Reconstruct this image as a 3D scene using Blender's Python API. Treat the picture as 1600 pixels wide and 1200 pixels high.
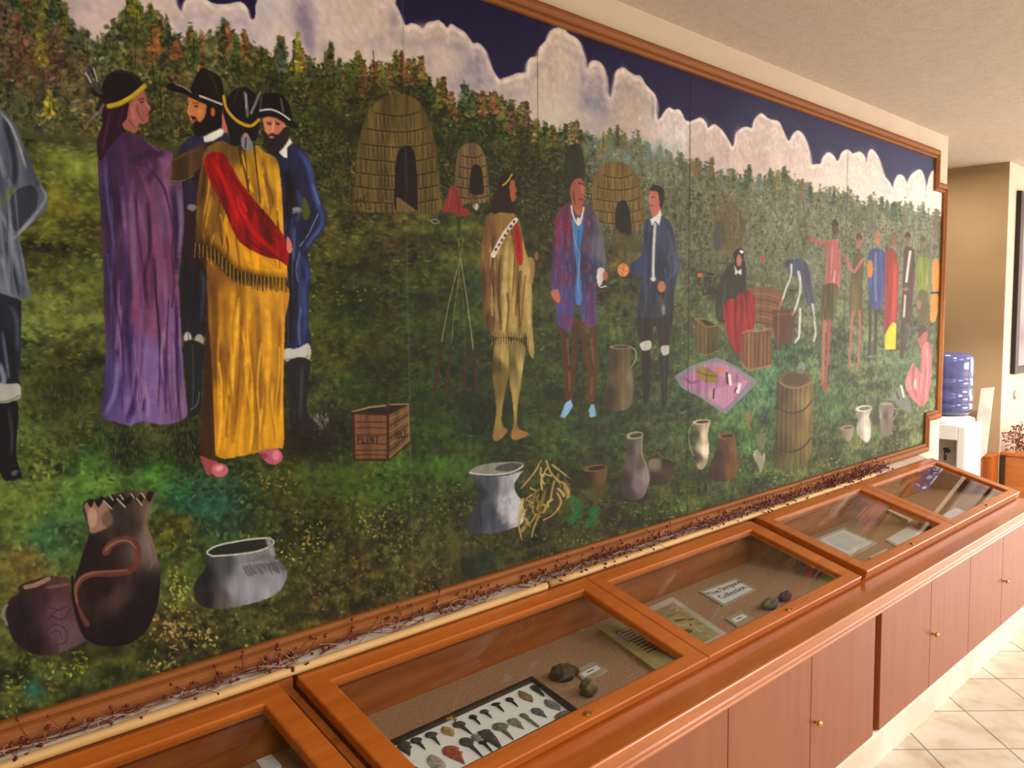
import bpy, bmesh, math, random
import numpy as np
from mathutils import Matrix, Vector
# ------------------------------------------------------------------ camera, world, lights, exposure
SC = bpy.context.scene
COL = SC.collection
for o in list(bpy.data.objects): bpy.data.objects.remove(o)
F_PX = 1330.0
def _n(v): v = np.array(v, float); return v / np.linalg.norm(v)
_dx = _n([1337, 116, F_PX]); _up = _n([-140, (F_PX * F_PX + 140 * 1337) / 116, -F_PX])
_dy = -np.cross(_up, _dx); _dy = _dy if _dy[2] > 0 else -_dy
ROT = np.stack([_dx, _dy, _up])          # rows: world x, y, z in camera (right, up, forward)
CAMH = 1.5
cam_d = bpy.data.cameras.new('camera'); cam_d.sensor_width = 36.0; cam_d.lens = 36.0 * F_PX / 1600.0
cam_d.clip_start = 0.02; cam_d.clip_end = 60
cam = bpy.data.objects.new('camera', cam_d); COL.objects.link(cam)
M4 = Matrix.Identity(4)
for i in range(3):
    M4[i][0] = ROT[i, 0]; M4[i][1] = ROT[i, 1]; M4[i][2] = -ROT[i, 2]
M4[2][3] = CAMH
cam.matrix_world = M4
SC.camera = cam
SC.view_settings.view_transform = 'Standard'; SC.view_settings.look = 'None'
SC.view_settings.gamma = 1.0; SC.view_settings.use_curve_mapping = False
SC.view_settings.exposure = 0.95
world = bpy.data.worlds.new('world'); SC.world = world; world.use_nodes = True
world.node_tree.nodes['Background'].inputs[0].default_value = (1.0, 0.95, 0.88, 1)
world.node_tree.nodes['Background'].inputs[1].default_value = 0.15
def area(name, loc, rot, sx, sy, power, col):
    d = bpy.data.lights.new(name, 'AREA'); d.shape = 'RECTANGLE'; d.size = sx; d.size_y = sy
    d.energy = power; d.color = col
    o = bpy.data.objects.new(name, d); o.location = loc; o.rotation_euler = rot; COL.objects.link(o)
    return o
WARM = (1.0, 0.96, 0.91)
# ceiling troffers of the room (behind and beside the photographer) and the daylight from the far entrance
for i, (lx, ly, p) in enumerate([(0.2, -0.9, 26), (2.6, -0.9, 18), (4.9, -0.9, 17), (7.0, -0.6, 24)]):
    area('ceiling_lamp', (lx, ly, 2.42), (0, 0, 0), 1.15, 0.55, p, WARM)
area('entrance_daylight', (8.9, -0.9, 1.25), (0, math.radians(90), 0), 2.2, 2.6, 50, (1.0, 0.97, 0.93))
area('entrance_glass_doors', (6.5, -3.1, .85), (math.radians(90), 0, math.radians(5)), 3.0, 1.2, 72, (1.0, 0.98, 0.95))
area('alcove_lamp', (5.45, 1.9, 2.40), (0, 0, 0), 0.3, 0.3, 5, (1.0, 0.88, 0.72))
def spot(name, loc, target, power, cone, col):
    d = bpy.data.lights.new(name, 'SPOT'); d.energy = power; d.spot_size = math.radians(cone); d.spot_blend = .6; d.shadow_soft_size = .05; d.color = col
    o = bpy.data.objects.new(name, d); o.location = loc; o.rotation_euler = (Vector(target) - Vector(loc)).to_track_quat('-Z', 'Y').to_euler(); COL.objects.link(o)
spot('alcove_fill_spot', (4.55, 0.75, 2.43), (5.7, 1.75, 0.55), 130, 44, (1.0, 0.95, 0.88))  # added unseen fill spot to brighten the cooler and lower alcove
# ------------------------------------------------------------------ the painting (computed, then stored as point colours on the panel)
PAINT_RNG = np.random.RandomState(7)
def px_of_wall(x, z, y=1.64):
    c = np.stack([x, np.full_like(x, y), z - CAMH], -1) @ ROT
    return 800 + F_PX * c[..., 0] / c[..., 2], 600 - F_PX * c[..., 1] / c[..., 2]
def wall_of_px(px, py, y=1.64):
    px = np.asarray(px, float); py = np.asarray(py, float)
    r = np.stack([px - 800, 600 - py, np.full_like(px, F_PX)], -1) @ ROT.T
    t = y / r[..., 1]
    return r[..., 0] * t, CAMH + r[..., 2] * t
MX0, MX1, MZ0, MZ1 = -0.15, 4.925, 0.795, 2.318
_xs = np.linspace(MX0, MX1, 20000); _pp, _ = px_of_wall(_xs, np.full_like(_xs, 1.5))
_w = np.where(_pp < -20, 0.25, 1.0)
_cum = np.concatenate([[0], np.cumsum(np.diff(_pp) * _w[1:])])
NC, NR = 1640, 980
COLX = np.interp(np.linspace(0, _cum[-1], NC), _cum, _xs)
ROWZ = np.linspace(MZ1, MZ0, NR)
XX, ZZ = np.meshgrid(COLX, ROWZ)
PX, PY = px_of_wall(XX, ZZ); PX = PX.astype(np.float32); PY = PY.astype(np.float32)
XX = XX.astype(np.float32); ZZ = ZZ.astype(np.float32)
IMG = np.zeros((NR, NC, 3), np.float32)
def C3(c): return np.array(c, np.float32) / 255.0
def noise(fx, fz, seed):
    r = np.random.RandomState(seed); x = XX * fx + 50.0; z = ZZ * fz + 50.0
    nx, nz = int(x.max()) + 3, int(z.max()) + 3
    g = r.rand(nz, nx).astype(np.float32)
    xi = x.astype(int); zi = z.astype(int); u = x - xi; v = z - zi
    u = u * u * (3 - 2 * u); v = v * v * (3 - 2 * v)
    return (g[zi, xi] * (1 - u) + g[zi, xi + 1] * u) * (1 - v) + (g[zi + 1, xi] * (1 - u) + g[zi + 1, xi + 1] * u) * v
def fbm(fx, fz, seed, o=3):
    s = 0; a = 1; t = 0
    for k in range(o): s = s + a * noise(fx * 2 ** k, fz * 2 ** k, seed + k * 17); t += a; a *= 0.6
    return s / t - 0.5
def crom(p, n=6, closed=True):
    p = np.array(p, float)
    if len(p) < 3: return p
    q = np.vstack([p[-1:], p, p[:2]]) if closed else np.vstack([p[:1], p, p[-1:]])
    out = []
    for i in range(len(q) - 3):
        a, b, c, d = q[i:i + 4]
        for t in np.linspace(0, 1, n, endpoint=False):
            out.append(0.5 * (2 * b + (c - a) * t + (2 * a - 5 * b + 4 * c - d) * t * t + (3 * b - a - 3 * c + d) * t ** 3))
    if not closed: out.append(p[-1])
    return np.array(out)
def window(x0, x1, y0, y1, m=4):
    cx, cz = wall_of_px([x0 - m, x0 - m, x1 + m, x1 + m], [y0 - m, y1 + m, y0 - m, y1 + m])
    c0 = max(0, np.searchsorted(COLX, cx.min()) - 1); c1 = min(NC, np.searchsorted(COLX, cx.max()) + 1)
    r0 = int((MZ1 - cz.max()) / (MZ1 - MZ0) * (NR - 1)) - 1; r1 = int((MZ1 - cz.min()) / (MZ1 - MZ0) * (NR - 1)) + 2
    r0 = max(0, r0); r1 = min(NR, r1)
    if c1 <= c0 or r1 <= r0: return None
    return (slice(r0, r1), slice(c0, c1))
def inside(pts, px, py):
    m = np.zeros(px.shape, bool); n = len(pts)
    for i in range(n):
        x0, y0 = pts[i]; x1, y1 = pts[(i + 1) % n]
        if y0 == y1: continue
        k = ((py >= y0) != (py >= y1))
        m ^= k & (px < (x1 - x0) * (py - y0) / (y1 - y0) + x0)
    return m
def blur(m, n=1):
    for _ in range(n):
        p = np.pad(m, 1, mode='edge')
        m = (p[:-2, 1:-1] + p[2:, 1:-1] + p[1:-1, :-2] + p[1:-1, 2:] + 2 * m) / 6
    return m
NZ_CLOTH = None
def field(ctrl, px, py, p=2.5):
    num = 0; den = 0
    for (x, y, c) in ctrl:
        w = 1.0 / (((px - x) ** 2 + (py - y) ** 2) + 9.0) ** (p / 2)
        num = num + w[..., None] * C3(c); den = den + w
    return num / den[..., None]
def poly(pts, col, a=1.0, sm=True, soft=1, tex=0.10, ctrl=None, stretch=True):
    """fills an outline; col may be a colour, ctrl a list of (x, y, colour) for a blended fill"""
    p = crom(pts) if sm else np.array(pts, float)
    w = window(p[:, 0].min(), p[:, 0].max(), p[:, 1].min(), p[:, 1].max())
    if w is None: return
    px, py = PX[w], PY[w]
    m = blur(inside(p, px, py).astype(np.float32), soft) * a
    c = field(ctrl, px, py, 3.4 if p.shape[0] < 300 else 2.5) if ctrl else C3(col)
    c = c * (1 + tex * 2 * (NZ_CLOTH if stretch else NZ_FINE)[w][..., None])
    IMG[w] = IMG[w] * (1 - m[..., None]) + c * m[..., None]
def line(pts, width, col, a=1.0, w2=None, sm=True, tex=0.08):
    p = crom(pts, 5, False) if (sm and len(pts) > 2) else np.array(pts, float)
    fe = 1.1 if (a > .85 or width < 4) else width * .55      # broad folds are scrubbed in with soft edges
    w2 = width if w2 is None else w2
    mw = max(width, w2)
    w = window(p[:, 0].min(), p[:, 0].max(), p[:, 1].min(), p[:, 1].max(), mw + 2)
    if w is None: return
    px, py = PX[w], PY[w]; m = np.zeros(px.shape, np.float32); n = len(p) - 1
    for i in range(n):
        ax, ay = p[i]; bx, by = p[i + 1]; dx, dy = bx - ax, by - ay; L = dx * dx + dy * dy + 1e-9
        t = np.clip(((px - ax) * dx + (py - ay) * dy) / L, 0, 1)
        d = np.hypot(px - ax - t * dx, py - ay - t * dy)
        r = 0.5 * (width + (w2 - width) * (i + t) / n)
        f = 1.0 if fe < 1.2 else min(1.0, .35 + 3.5 * min((i + .5) / n, 1 - (i + .5) / n))
        m = np.maximum(m, np.clip(0.5 + (r - d) / fe, 0, 1) * f)
    m *= min(1, a * (1.3 if fe > 1.2 else 1))
    c = C3(col) * (1 + tex * 2 * NZ_FINE[w][..., None])
    IMG[w] = IMG[w] * (1 - m[..., None]) + c * m[..., None]
def ell(cx, cy, rx, ry, col, a=1.0, ang=0, soft=1, tex=.08):
    t = np.linspace(0, 2 * math.pi, 20, endpoint=False); ca, sa = math.cos(math.radians(ang)), math.sin(math.radians(ang))
    poly([(cx + rx * math.cos(q) * ca - ry * math.sin(q) * sa, cy + rx * math.cos(q) * sa + ry * math.sin(q) * ca) for q in t], col, a, False, soft, tex)
def blob(cx, cy, rx, ry, col, a=1.0):
    """a soft scrubbed patch of paint with a ragged edge"""
    w = window(cx - rx * 1.9, cx + rx * 1.9, cy - ry * 1.9, cy + ry * 1.9)
    if w is None: return
    d = ((PX[w] - cx) / rx) ** 2 + ((PY[w] - cy) / ry) ** 2
    m = np.clip(np.exp(-d * 1.1) * (1 + 1.6 * NZ_MID[w]), 0, 1) * a * np.clip(3.3 - d, 0, 1)
    c = C3(col) * (1 + .25 * NZ_FINE[w][..., None])
    IMG[w] = IMG[w] * (1 - m[..., None]) + c * m[..., None]
def dabs(x, y, rl, rw, ang, col, al):
    """many brush dabs: centre, half length, half width (photo-scale), angle, colours"""
    wx, wz = wall_of_px(x, y)
    ci = np.searchsorted(COLX, wx); ri = ((MZ1 - wz) / (MZ1 - MZ0) * (NR - 1))
    ci2 = np.searchsorted(COLX, wall_of_px(x + rl + 1.0, y)[0]); hc = np.maximum(1, np.abs(ci2 - ci)) + 1
    hr = (np.abs(wall_of_px(x, y + rl + 1.0)[1] - wz) / (MZ1 - MZ0) * (NR - 1)).astype(int) + 1
    ca, sa = np.cos(ang), np.sin(ang)
    for i in range(len(x)):
        c, r = int(ci[i]), int(ri[i]); h, v = int(hc[i]), int(hr[i])
        if c < 0 or r < 0 or c >= NC or r >= NR or h > 60: continue
        s = (slice(max(0, r - v), min(NR, r + v + 1)), slice(max(0, c - h), min(NC, c + h + 1)))
        dx = PX[s] - x[i]; dy = PY[s] - y[i]
        e = ((dx * ca[i] + dy * sa[i]) / rl[i]) ** 2 + ((-dx * sa[i] + dy * ca[i]) / rw[i]) ** 2
        m = (np.clip(1.35 - e, 0, 1) * al[i])[..., None]
        IMG[s] += (col[i] - IMG[s]) * m
def jit(col, n, amt=14):
    c = np.array(col, float)[None] + PAINT_RNG.randn(n, 1) * amt + PAINT_RNG.randn(n, 3) * amt * .35
    return np.clip(c, 0, 255).astype(np.float32) / 255
NZ_CLOTH = fbm(60, 9, 3, 3); NZ_FINE = fbm(70, 70, 5, 2); NZ_MID = fbm(9, 12, 11, 4); NZ_MID2 = fbm(14, 20, 31, 4); NZ_STR = fbm(5, 26, 47, 4)
R = PAINT_RNG
def U(a, b, n): return R.uniform(a, b, n)

# ---- sky and clouds
sky = [(650, 0, (36, 32, 66)), (760, 60, (34, 32, 66)), (900, 60, (36, 33, 68)), (1000, 90, (42, 40, 76)), (1100, 140, (48, 46, 80)), (1200, 190, (58, 62, 92)), (1320, 220, (62, 66, 100)), (1440, 260, (66, 72, 108)), (360, 0, (36, 30, 70)), (0, 0, (60, 60, 90))]
IMG[:] = field(sky, PX, PY)
cloudtop = [(-900, -500), (-200, -60), (120, -60), (240, -40), (270, -10), (273, 8), (282, 19), (288, 0), (310, -6), (325, 4), (340, 8), (356, 7), (372, 4), (383, 12), (388, 30), (396, 28), (400, 0), (440, -40), (600, -14), (615, 8), (622, 22), (628, 38), (634, 40), (640, 37), (650, 40), (659, 45), (665, 36), (675, 34), (682, 32), (690, 38), (696, 45), (702, 38), (712, 44), (722, 50), (730, 60), (735, 68), (745, 68), (755, 78), (759, 90), (763, 102), (770, 115), (777, 124), (785, 122), (795, 119), (805, 115), (820, 113), (822, 105), (822, 95), (828, 90), (837, 88), (840, 75), (848, 66), (853, 60), (856, 50), (864, 45), (872, 43), (880, 47), (885, 53), (895, 58), (903, 66), (907, 78), (910, 92), (911, 104), (917, 107), (919, 98), (925, 95), (934, 97), (940, 105), (943, 118), (943, 132), (946, 146), (950, 152), (955, 145), (957, 128), (960, 112), (966, 107), (972, 106), (980, 112), (990, 118), (998, 119), (1004, 130), (1012, 139), (1019, 146), (1022, 155), (1021, 170), (1023, 186), (1030, 184), (1036, 174), (1043, 168), (1050, 172), (1058, 171), (1063, 178), (1067, 187), (1075, 190), (1085, 186), (1092, 184), (1099, 190), (1102, 200), (1107, 198), (1113, 194), (1122, 200), (1130, 210), (1137, 222), (1141, 230), (1146, 222), (1148, 208), (1157, 200), (1165, 198), (1173, 200), (1177, 186), (1187, 177), (1196, 184), (1203, 187), (1214, 190), (1219, 200), (1225, 214), (1231, 220), (1238, 208), (1245, 204), (1252, 210), (1258, 222), (1262, 240), (1265, 257), (1275, 256), (1281, 256), (1284, 245), (1292, 238), (1300, 243), (1305, 252), (1309, 248), (1314, 237), (1323, 234), (1330, 240), (1340, 237), (1347, 242), (1352, 255), (1355, 238), (1360, 233), (1368, 242), (1373, 255), (1380, 275), (1388, 285), (1393, 295), (1397, 280), (1402, 273), (1410, 276), (1415, 288), (1420, 275), (1428, 268), (1436, 265), (1441, 275), (1443, 295), (1446, 295), (1450, 275), (1460, 265), (1500, 262)]
cctrl = [(0, 0, (140, 130, 150)), (200, 30, (206, 192, 194)), (350, 40, (202, 192, 204)), (420, 10, (196, 190, 200)), (470, 50, (206, 196, 196)), (560, 60, (204, 192, 188)), (700, 90, (194, 182, 178)), (740, 110, (150, 146, 160)), (860, 90, (200, 190, 178)), (870, 170, (190, 182, 176)), (930, 160, (150, 146, 156)), (980, 170, (176, 164, 156)), (1045, 200, (196, 190, 190)), (1100, 240, (186, 172, 170)), (1170, 250, (196, 180, 176)), (1230, 250, (212, 200, 196)), (1320, 270, (222, 212, 208)), (1420, 310, (228, 220, 218)), (520, 110, (198, 188, 180)), (640, 70, (190, 178, 176))]
cp = crom(cloudtop, 3, False); cp = np.vstack([cp, [(1500, 900), (-900, 900)]])
poly(cp, None, 1, False, 1, .03, cctrl, False)
for i in range(240):
    x = U(-100, 1470, 1)[0]; yt = np.interp(x, np.array(cloudtop)[:, 0], np.array(cloudtop)[:, 1]); s = 1.3 if x < 800 else .75
    blob(x, yt + 14 + U(0, 90, 1)[0] * s, U(6, 20, 1)[0] * s, U(5, 14, 1)[0] * s, [(212, 198, 188), (150, 142, 158), (196, 184, 178)][i % 3] if x < 1050 else [(236, 226, 222), (196, 180, 184), (222, 206, 200)][i % 3], .2)
# cloud modelling: soft lobes with a light crest and lilac hollows
for (x, y, rx, ry, c, a) in [(470, 20, 14, 34, (96, 84, 130), .6), (482, 62, 10, 30, (120, 112, 150), .5), (505, 90, 9, 22, (130, 124, 156), .35), (595, 12, 8, 22, (206, 190, 186), .5), (613, 30, 7, 20, (128, 122, 150), .45), (585, 70, 20, 14, (160, 152, 166), .4), (690, 58, 16, 12, (200, 184, 174), .45), (715, 72, 9, 18, (142, 134, 156), .45), (740, 92, 12, 16, (150, 146, 170), .5), (748, 125, 8, 18, (130, 128, 158), .5), (670, 98, 8, 14, (150, 142, 160), .35), (655, 45, 14, 8, (206, 190, 182), .4), (870, 60, 13, 14, (204, 190, 168), .6), (862, 110, 10, 22, (150, 138, 142), .35), (895, 82, 10, 22, (188, 176, 170), .4), (908, 118, 4, 22, (120, 122, 142), .5), (838, 98, 8, 10, (200, 190, 165), .5), (840, 122, 22, 18, (196, 186, 160), .35), (925, 112, 7, 14, (192, 178, 166), .5), (922, 160, 16, 10, (120, 124, 146), .5), (938, 150, 8, 14, (138, 138, 156), .5), (942, 172, 14, 8, (138, 138, 152), .4), (970, 120, 8, 12, (196, 182, 168), .5), (985, 135, 12, 12, (176, 156, 150), .35), (1008, 152, 10, 10, (196, 182, 166), .4), (1019, 170, 4, 16, (110, 118, 140), .5), (1047, 190, 12, 14, (196, 192, 196), .5), (1062, 218, 10, 20, (220, 220, 224), .6), (1035, 226, 14, 12, (208, 208, 214), .45), (1095, 195, 8, 9, (206, 192, 184), .5), (1115, 212, 10, 12, (206, 192, 188), .5), (1108, 226, 10, 5, (214, 210, 212), .5), (1135, 240, 8, 14, (170, 156, 166), .4), (1155, 215, 9, 12, (208, 192, 186), .5), (1187, 200, 8, 16, (214, 200, 194), .5), (1190, 240, 8, 18, (170, 158, 168), .4), (1207, 205, 8, 14, (226, 214, 208), .5), (1230, 250, 10, 16, (182, 168, 176), .35), (1245, 222, 8, 14, (230, 218, 214), .5), (1292, 255, 9, 14, (232, 222, 218), .5), (1340, 255, 10, 14, (236, 226, 222), .5), (1322, 262, 3, 24, (200, 188, 190), .4), (1360, 262, 7, 22, (236, 228, 226), .5), (1382, 300, 8, 8, (190, 184, 196), .4), (1405, 290, 8, 12, (238, 230, 228), .5), (1430, 285, 8, 14, (238, 232, 230), .5)]:
    blob(x, y, rx, ry * 1.1, c, a * 1.1)
ct = np.array(cloudtop, float); ct = ct[(ct[:, 0] > 240) & (ct[:, 0] < 1470)]
for dy, w_, cc, aa in [(6, 8, (226, 216, 204), .40), (17, 10, (196, 184, 178), .22), (30, 12, (158, 150, 164), .22)]:
    for i in range(0, len(ct) - 3, 2):
        seg = ct[i:i + 4]; far = seg[0, 0] > 1000; k = .6 if far else 1
        if seg[:, 1].max() - seg[:, 1].min() > 60 or seg[:, 0].max() - seg[:, 0].min() > 60: continue
        line([(x + (2 if dy > 10 else 0), y + dy * k) for x, y in seg], w_ * k, (240, 232, 228) if (far and dy == 6) else ((206, 194, 196) if far else cc), min(aa, .8), w_ * k * .7)
# ---- forest
treetop = [(-900, -500), (0, -10), (60, 0), (95, 5), (110, 35), (150, 62), (180, 30), (205, -4), (215, 15), (235, 14), (250, 28), (262, 48), (280, 76), (290, 52), (310, 58), (330, 50), (345, 44), (360, 62), (385, 58), (400, 72), (425, 90), (437, 66), (445, 95), (455, 102), (460, 60), (475, 92), (500, 102), (512, 76), (520, 96), (545, 108), (555, 92), (570, 115), (590, 98), (598, 112), (610, 94), (620, 88), (640, 98), (655, 93), (662, 118), (675, 130), (690, 128), (700, 150), (710, 172), (720, 146), (727, 136), (735, 150), (755, 152), (775, 150), (785, 168), (800, 170), (820, 165), (830, 188), (850, 205), (870, 200), (890, 196), (905, 196), (920, 215), (940, 212), (960, 200), (975, 213), (995, 208), (1000, 228), (1020, 232), (1045, 242), (1060, 242), (1078, 252), (1090, 258), (1108, 250), (1115, 272), (1130, 268), (1145, 268), (1160, 282), (1168, 260), (1178, 285), (1200, 272), (1215, 268), (1235, 272), (1250, 287), (1265, 295), (1280, 292), (1300, 302), (1320, 292), (1345, 320), (1362, 304), (1375, 316), (1395, 326), (1412, 312), (1425, 325), (1440, 324), (1455, 330), (1480, 332)]
TT = np.array(treetop, float)
ground = [(-900, 330), (0, 215), (150, 225), (300, 250), (400, 290), (500, 325), (600, 335), (700, 338), (800, 350), (900, 375), (1000, 395), (1100, 425), (1200, 445), (1300, 465), (1480, 480)]
GG = np.array(ground, float)
fctrl = [(-300, 0, (70, 66, 56)), (40, 40, (96, 84, 76)), (60, 110, (92, 72, 60)), (150, 60, (74, 84, 72)), (230, 40, (86, 92, 52)), (260, 80, (112, 90, 60)), (330, 100, (84, 88, 68)), (50, 170, (76, 82, 58)), (250, 190, (62, 60, 32)), (230, 130, (66, 72, 44)), (440, 120, (70, 76, 46)), (480, 170, (58, 66, 32)), (520, 220, (62, 62, 32)), (500, 290, (58, 58, 32)), (560, 140, (66, 60, 34)), (620, 120, (70, 66, 38)), (700, 180, (50, 58, 32)), (700, 250, (40, 46, 26)), (770, 220, (48, 54, 30)), (820, 240, (50, 52, 30)), (810, 190, (92, 80, 62)), (830, 310, (44, 46, 26)), (880, 230, (64, 68, 48)), (960, 240, (98, 104, 90)), (1040, 260, (104, 112, 98)), (960, 300, (70, 72, 48)), (1060, 330, (76, 80, 66)), (1130, 330, (96, 92, 72)), (1120, 380, (76, 76, 60)), (1200, 310, (114, 120, 104)), (1240, 340, (112, 118, 98)), (1300, 340, (106, 114, 92)), (1300, 400, (92, 98, 78)), (1370, 340, (110, 116, 98)), (1440, 350, (116, 122, 100)), (1440, 420, (104, 110, 88)), (1220, 400, (88, 96, 76))]  # right-hand colours paled to carry the sheen of light on the varnish
poly(np.vstack([TT + [0, 7], GG[::-1]]), None, 1, False, 3, .5, fctrl, False)
FX = lambda x, y: field(fctrl, np.asarray(x, np.float32), np.asarray(y, np.float32))
# tree by tree: spire of dabs hung on a trunk, far ones first
def tree(x, top, h, w, col, n, spire, s):
    y = U(0, 1, n) ** 0.8
    k = (y if spire else np.sqrt(np.clip(1 - (y - .5) ** 2 * 3.2, .05, 1))) * w
    xs = x + R.randn(n) * k * .45; ys = top + y * h
    far = x > 930
    c = jit(col, n, 8 if far else 15)
    dk = (R.rand(n) < (.22 if far else .36)); c[dk] *= (.76 if far else .5)
    hi = (R.rand(n) < .12); c[hi] = np.clip(c[hi] * (1.12 if far else 1.35) + .02, 0, 1)
    ang = np.where(R.rand(n) < .5, .5, -.5) + R.randn(n) * .5
    dabs(xs, ys, U(1.8, 5.2, n) * s, U(1.0, 2.6, n) * s, ang, c, U(.3, .85, n))
    if R.rand() < .4: line([(x, top + h * .25), (x + R.randn() * 2.5, top + h * U(.7, 1.1, 1)[0])], 1.0 * s, np.array(col) * .42, .55, sm=False)
TREECOL = {0: [(112, 106, 64), (80, 92, 60), (126, 92, 68), (62, 76, 60), (140, 136, 62), (104, 112, 58)],
           1: [(74, 88, 38), (90, 100, 42), (96, 78, 44), (56, 70, 34), (118, 108, 56), (60, 84, 50)],
           2: [(110, 116, 98), (98, 112, 96), (118, 112, 88), (92, 104, 90), (128, 132, 116)]}
def zone(x): return 0 if x < 380 else (1 if x < 900 else 2)
xs_t = np.concatenate([np.linspace(-250, 380, 60), np.linspace(380, 900, 95), np.linspace(900, 1475, 120)])
for pas in range(4):
    for x in xs_t + R.randn(len(xs_t)) * 5:
        t0 = np.interp(x, TT[:, 0], TT[:, 1]); g0 = np.interp(x, GG[:, 0], GG[:, 1])
        s = (1.5 if x < 380 else 1.15 if x < 800 else .8) * (1 - .1 * pas)
        top = t0 + (g0 - t0) * (pas * .24) + abs(R.randn()) * 10 * (pas > 0) - (4 if pas == 0 else 0)
        h = (g0 - t0) * (.5 if pas else .42) * U(.7, 1.1, 1)[0]
        z = zone(x); col = np.array(TREECOL[z][R.randint(len(TREECOL[z]))], float)
        base = FX(x, min(top + h * .5, g0)) * 255
        col = col * .45 + base * .62
        tree(x, top, h, 12 * s, col, int(46 * (1 if x < 900 else .8)), pas == 0 or R.rand() < .4, s)
# ragged skyline of pointed crowns
for i in range(150):
    x = U(20, 1472, 1)[0]
    if 100 < x < 190 and R.rand() < .7: continue
    t0 = np.interp(x, TT[:, 0], TT[:, 1]); k = 1.25 if x < 400 else 1.0 if x < 850 else .62
    pal = [(96, 104, 52), (72, 92, 50), (128, 96, 58), (66, 82, 62), (112, 112, 60)] if x < 900 else [(98, 108, 78), (92, 110, 96), (120, 106, 76), (84, 98, 80), (108, 124, 116)]
    up = U(2, 15, 1)[0] * k; h = U(34, 52, 1)[0] * k
    tree(x, t0 - up, h, U(8, 13, 1)[0] * k, pal[R.randint(5)], int(70 * (1 if x < 900 else .8)), True, 1.15 * k ** .5)
for i in range(22): blob(U(930, 1060, 1)[0], U(222, 262, 1)[0], U(5, 10, 1)[0], U(6, 14, 1)[0], (116, 136, 132), .35)
for i in range(60):
    x = U(380, 900, 1)[0]; t0 = np.interp(x, TT[:, 0], TT[:, 1]); blob(x, t0 + U(30, 130, 1)[0], U(6, 16, 1)[0], U(8, 18, 1)[0], (34, 36, 20), .4)
# singled out trees
for (x, top, h, w, c, s) in [(208, -8, 70, 15, (128, 128, 52), 1.5), (463, 52, 60, 9, (150, 148, 62), 1.3), (437, 62, 50, 11, (78, 92, 84), 1.3), (514, 66, 55, 10, (70, 74, 60), 1.2), (240, 40, 45, 14, (150, 104, 62), 1.5), (272, 66, 26, 12, (158, 96, 60), 1.4), (625, 80, 44, 8, (132, 92, 62), 1.1), (656, 90, 34, 6, (128, 108, 60), 1.1), (690, 122, 40, 9, (112, 90, 56), 1.1), (727, 132, 46, 8, (76, 92, 72), 1.1), (768, 146, 30, 10, (140, 98, 70), 1.1), (820, 158, 42, 9, (108, 84, 66), 1.0), (795, 165, 40, 8, (110, 84, 74), 1.0), (890, 192, 34, 12, (132, 122, 82), .9), (862, 198, 34, 10, (98, 98, 50), .9), (962, 196, 34, 5, (86, 88, 66), .8), (940, 208, 34, 7, (138, 118, 62), .8), (1086, 247, 30, 5, (120, 98, 74), .8), (1110, 246, 36, 6, (104, 98, 62), .8), (1168, 254, 34, 6, (76, 88, 74), .8), (1215, 266, 30, 10, (138, 134, 92), .7), (975, 228, 60, 9, (112, 134, 134), .8), (62, 45, 60, 25, (146, 136, 60), 1.6), (75, 145, 40, 22, (158, 154, 62), 1.5), (25, 20, 60, 25, (124, 96, 82), 1.5)]:
    tree(x, top, h, w, c, 80, True, s)
n = 260; xx_ = U(440, 900, n); dabs(xx_, np.interp(xx_, TT[:, 0], TT[:, 1]) + 14 + U(0, 150, n), U(1.5, 3.5, n), U(.8, 1.6, n), U(-1, 1, n), jit((70, 104, 46), n), U(.4, .8, n))
n = 120; dabs(U(0, 140, n), U(90, 130, n), U(2, 5, n), U(1, 2, n), U(-1, 1, n), jit((118, 66, 58), n), U(.3, .6, n))
for x0, y0, x1, y1 in [(212, 20, 208, 110), (235, 90, 240, 150), (247, 120, 252, 230), (340, 70, 365, 130), (300, 60, 300, 110), (370, 90, 372, 140), (455, 90, 457, 110), (580, 80, 583, 115), (940, 215, 938, 240), (280, 200, 275, 240), (322, 52, 300, 80), (500, 130, 498, 240), (540, 230, 552, 330)]:
    line([(x0, y0), (x1, y1)], 1.6, (46, 38, 26), .8, sm=False)
# mist streaks, dark gaps and washed light over the wood
for i in range(420):
    x = U(900, 1475, 1)[0]; t0 = np.interp(x, TT[:, 0], TT[:, 1]); g0 = np.interp(x, GG[:, 0], GG[:, 1]); y = t0 + 16 + (g0 - t0) * U(0, .95, 1)[0]
    blob(x, y, U(2.5, 7, 1)[0], U(8, 22, 1)[0], [(116, 124, 108), (74, 82, 62), (96, 92, 70), (104, 112, 96)][i % 4], .3)
for i in range(260):
    x = U(-80, 900, 1)[0]; t0 = np.interp(x, TT[:, 0], TT[:, 1]); g0 = np.interp(x, GG[:, 0], GG[:, 1]); y = t0 + 22 + (g0 - t0) * U(0, .95, 1)[0]
    blob(x, y, U(6, 18, 1)[0], U(6, 16, 1)[0], [(30, 34, 20), (84, 78, 46), (48, 56, 28), (36, 40, 24)][i % 4] if x > 330 else [(54, 58, 44), (100, 88, 66), (64, 70, 46), (50, 58, 48)][i % 4], .33)
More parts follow.
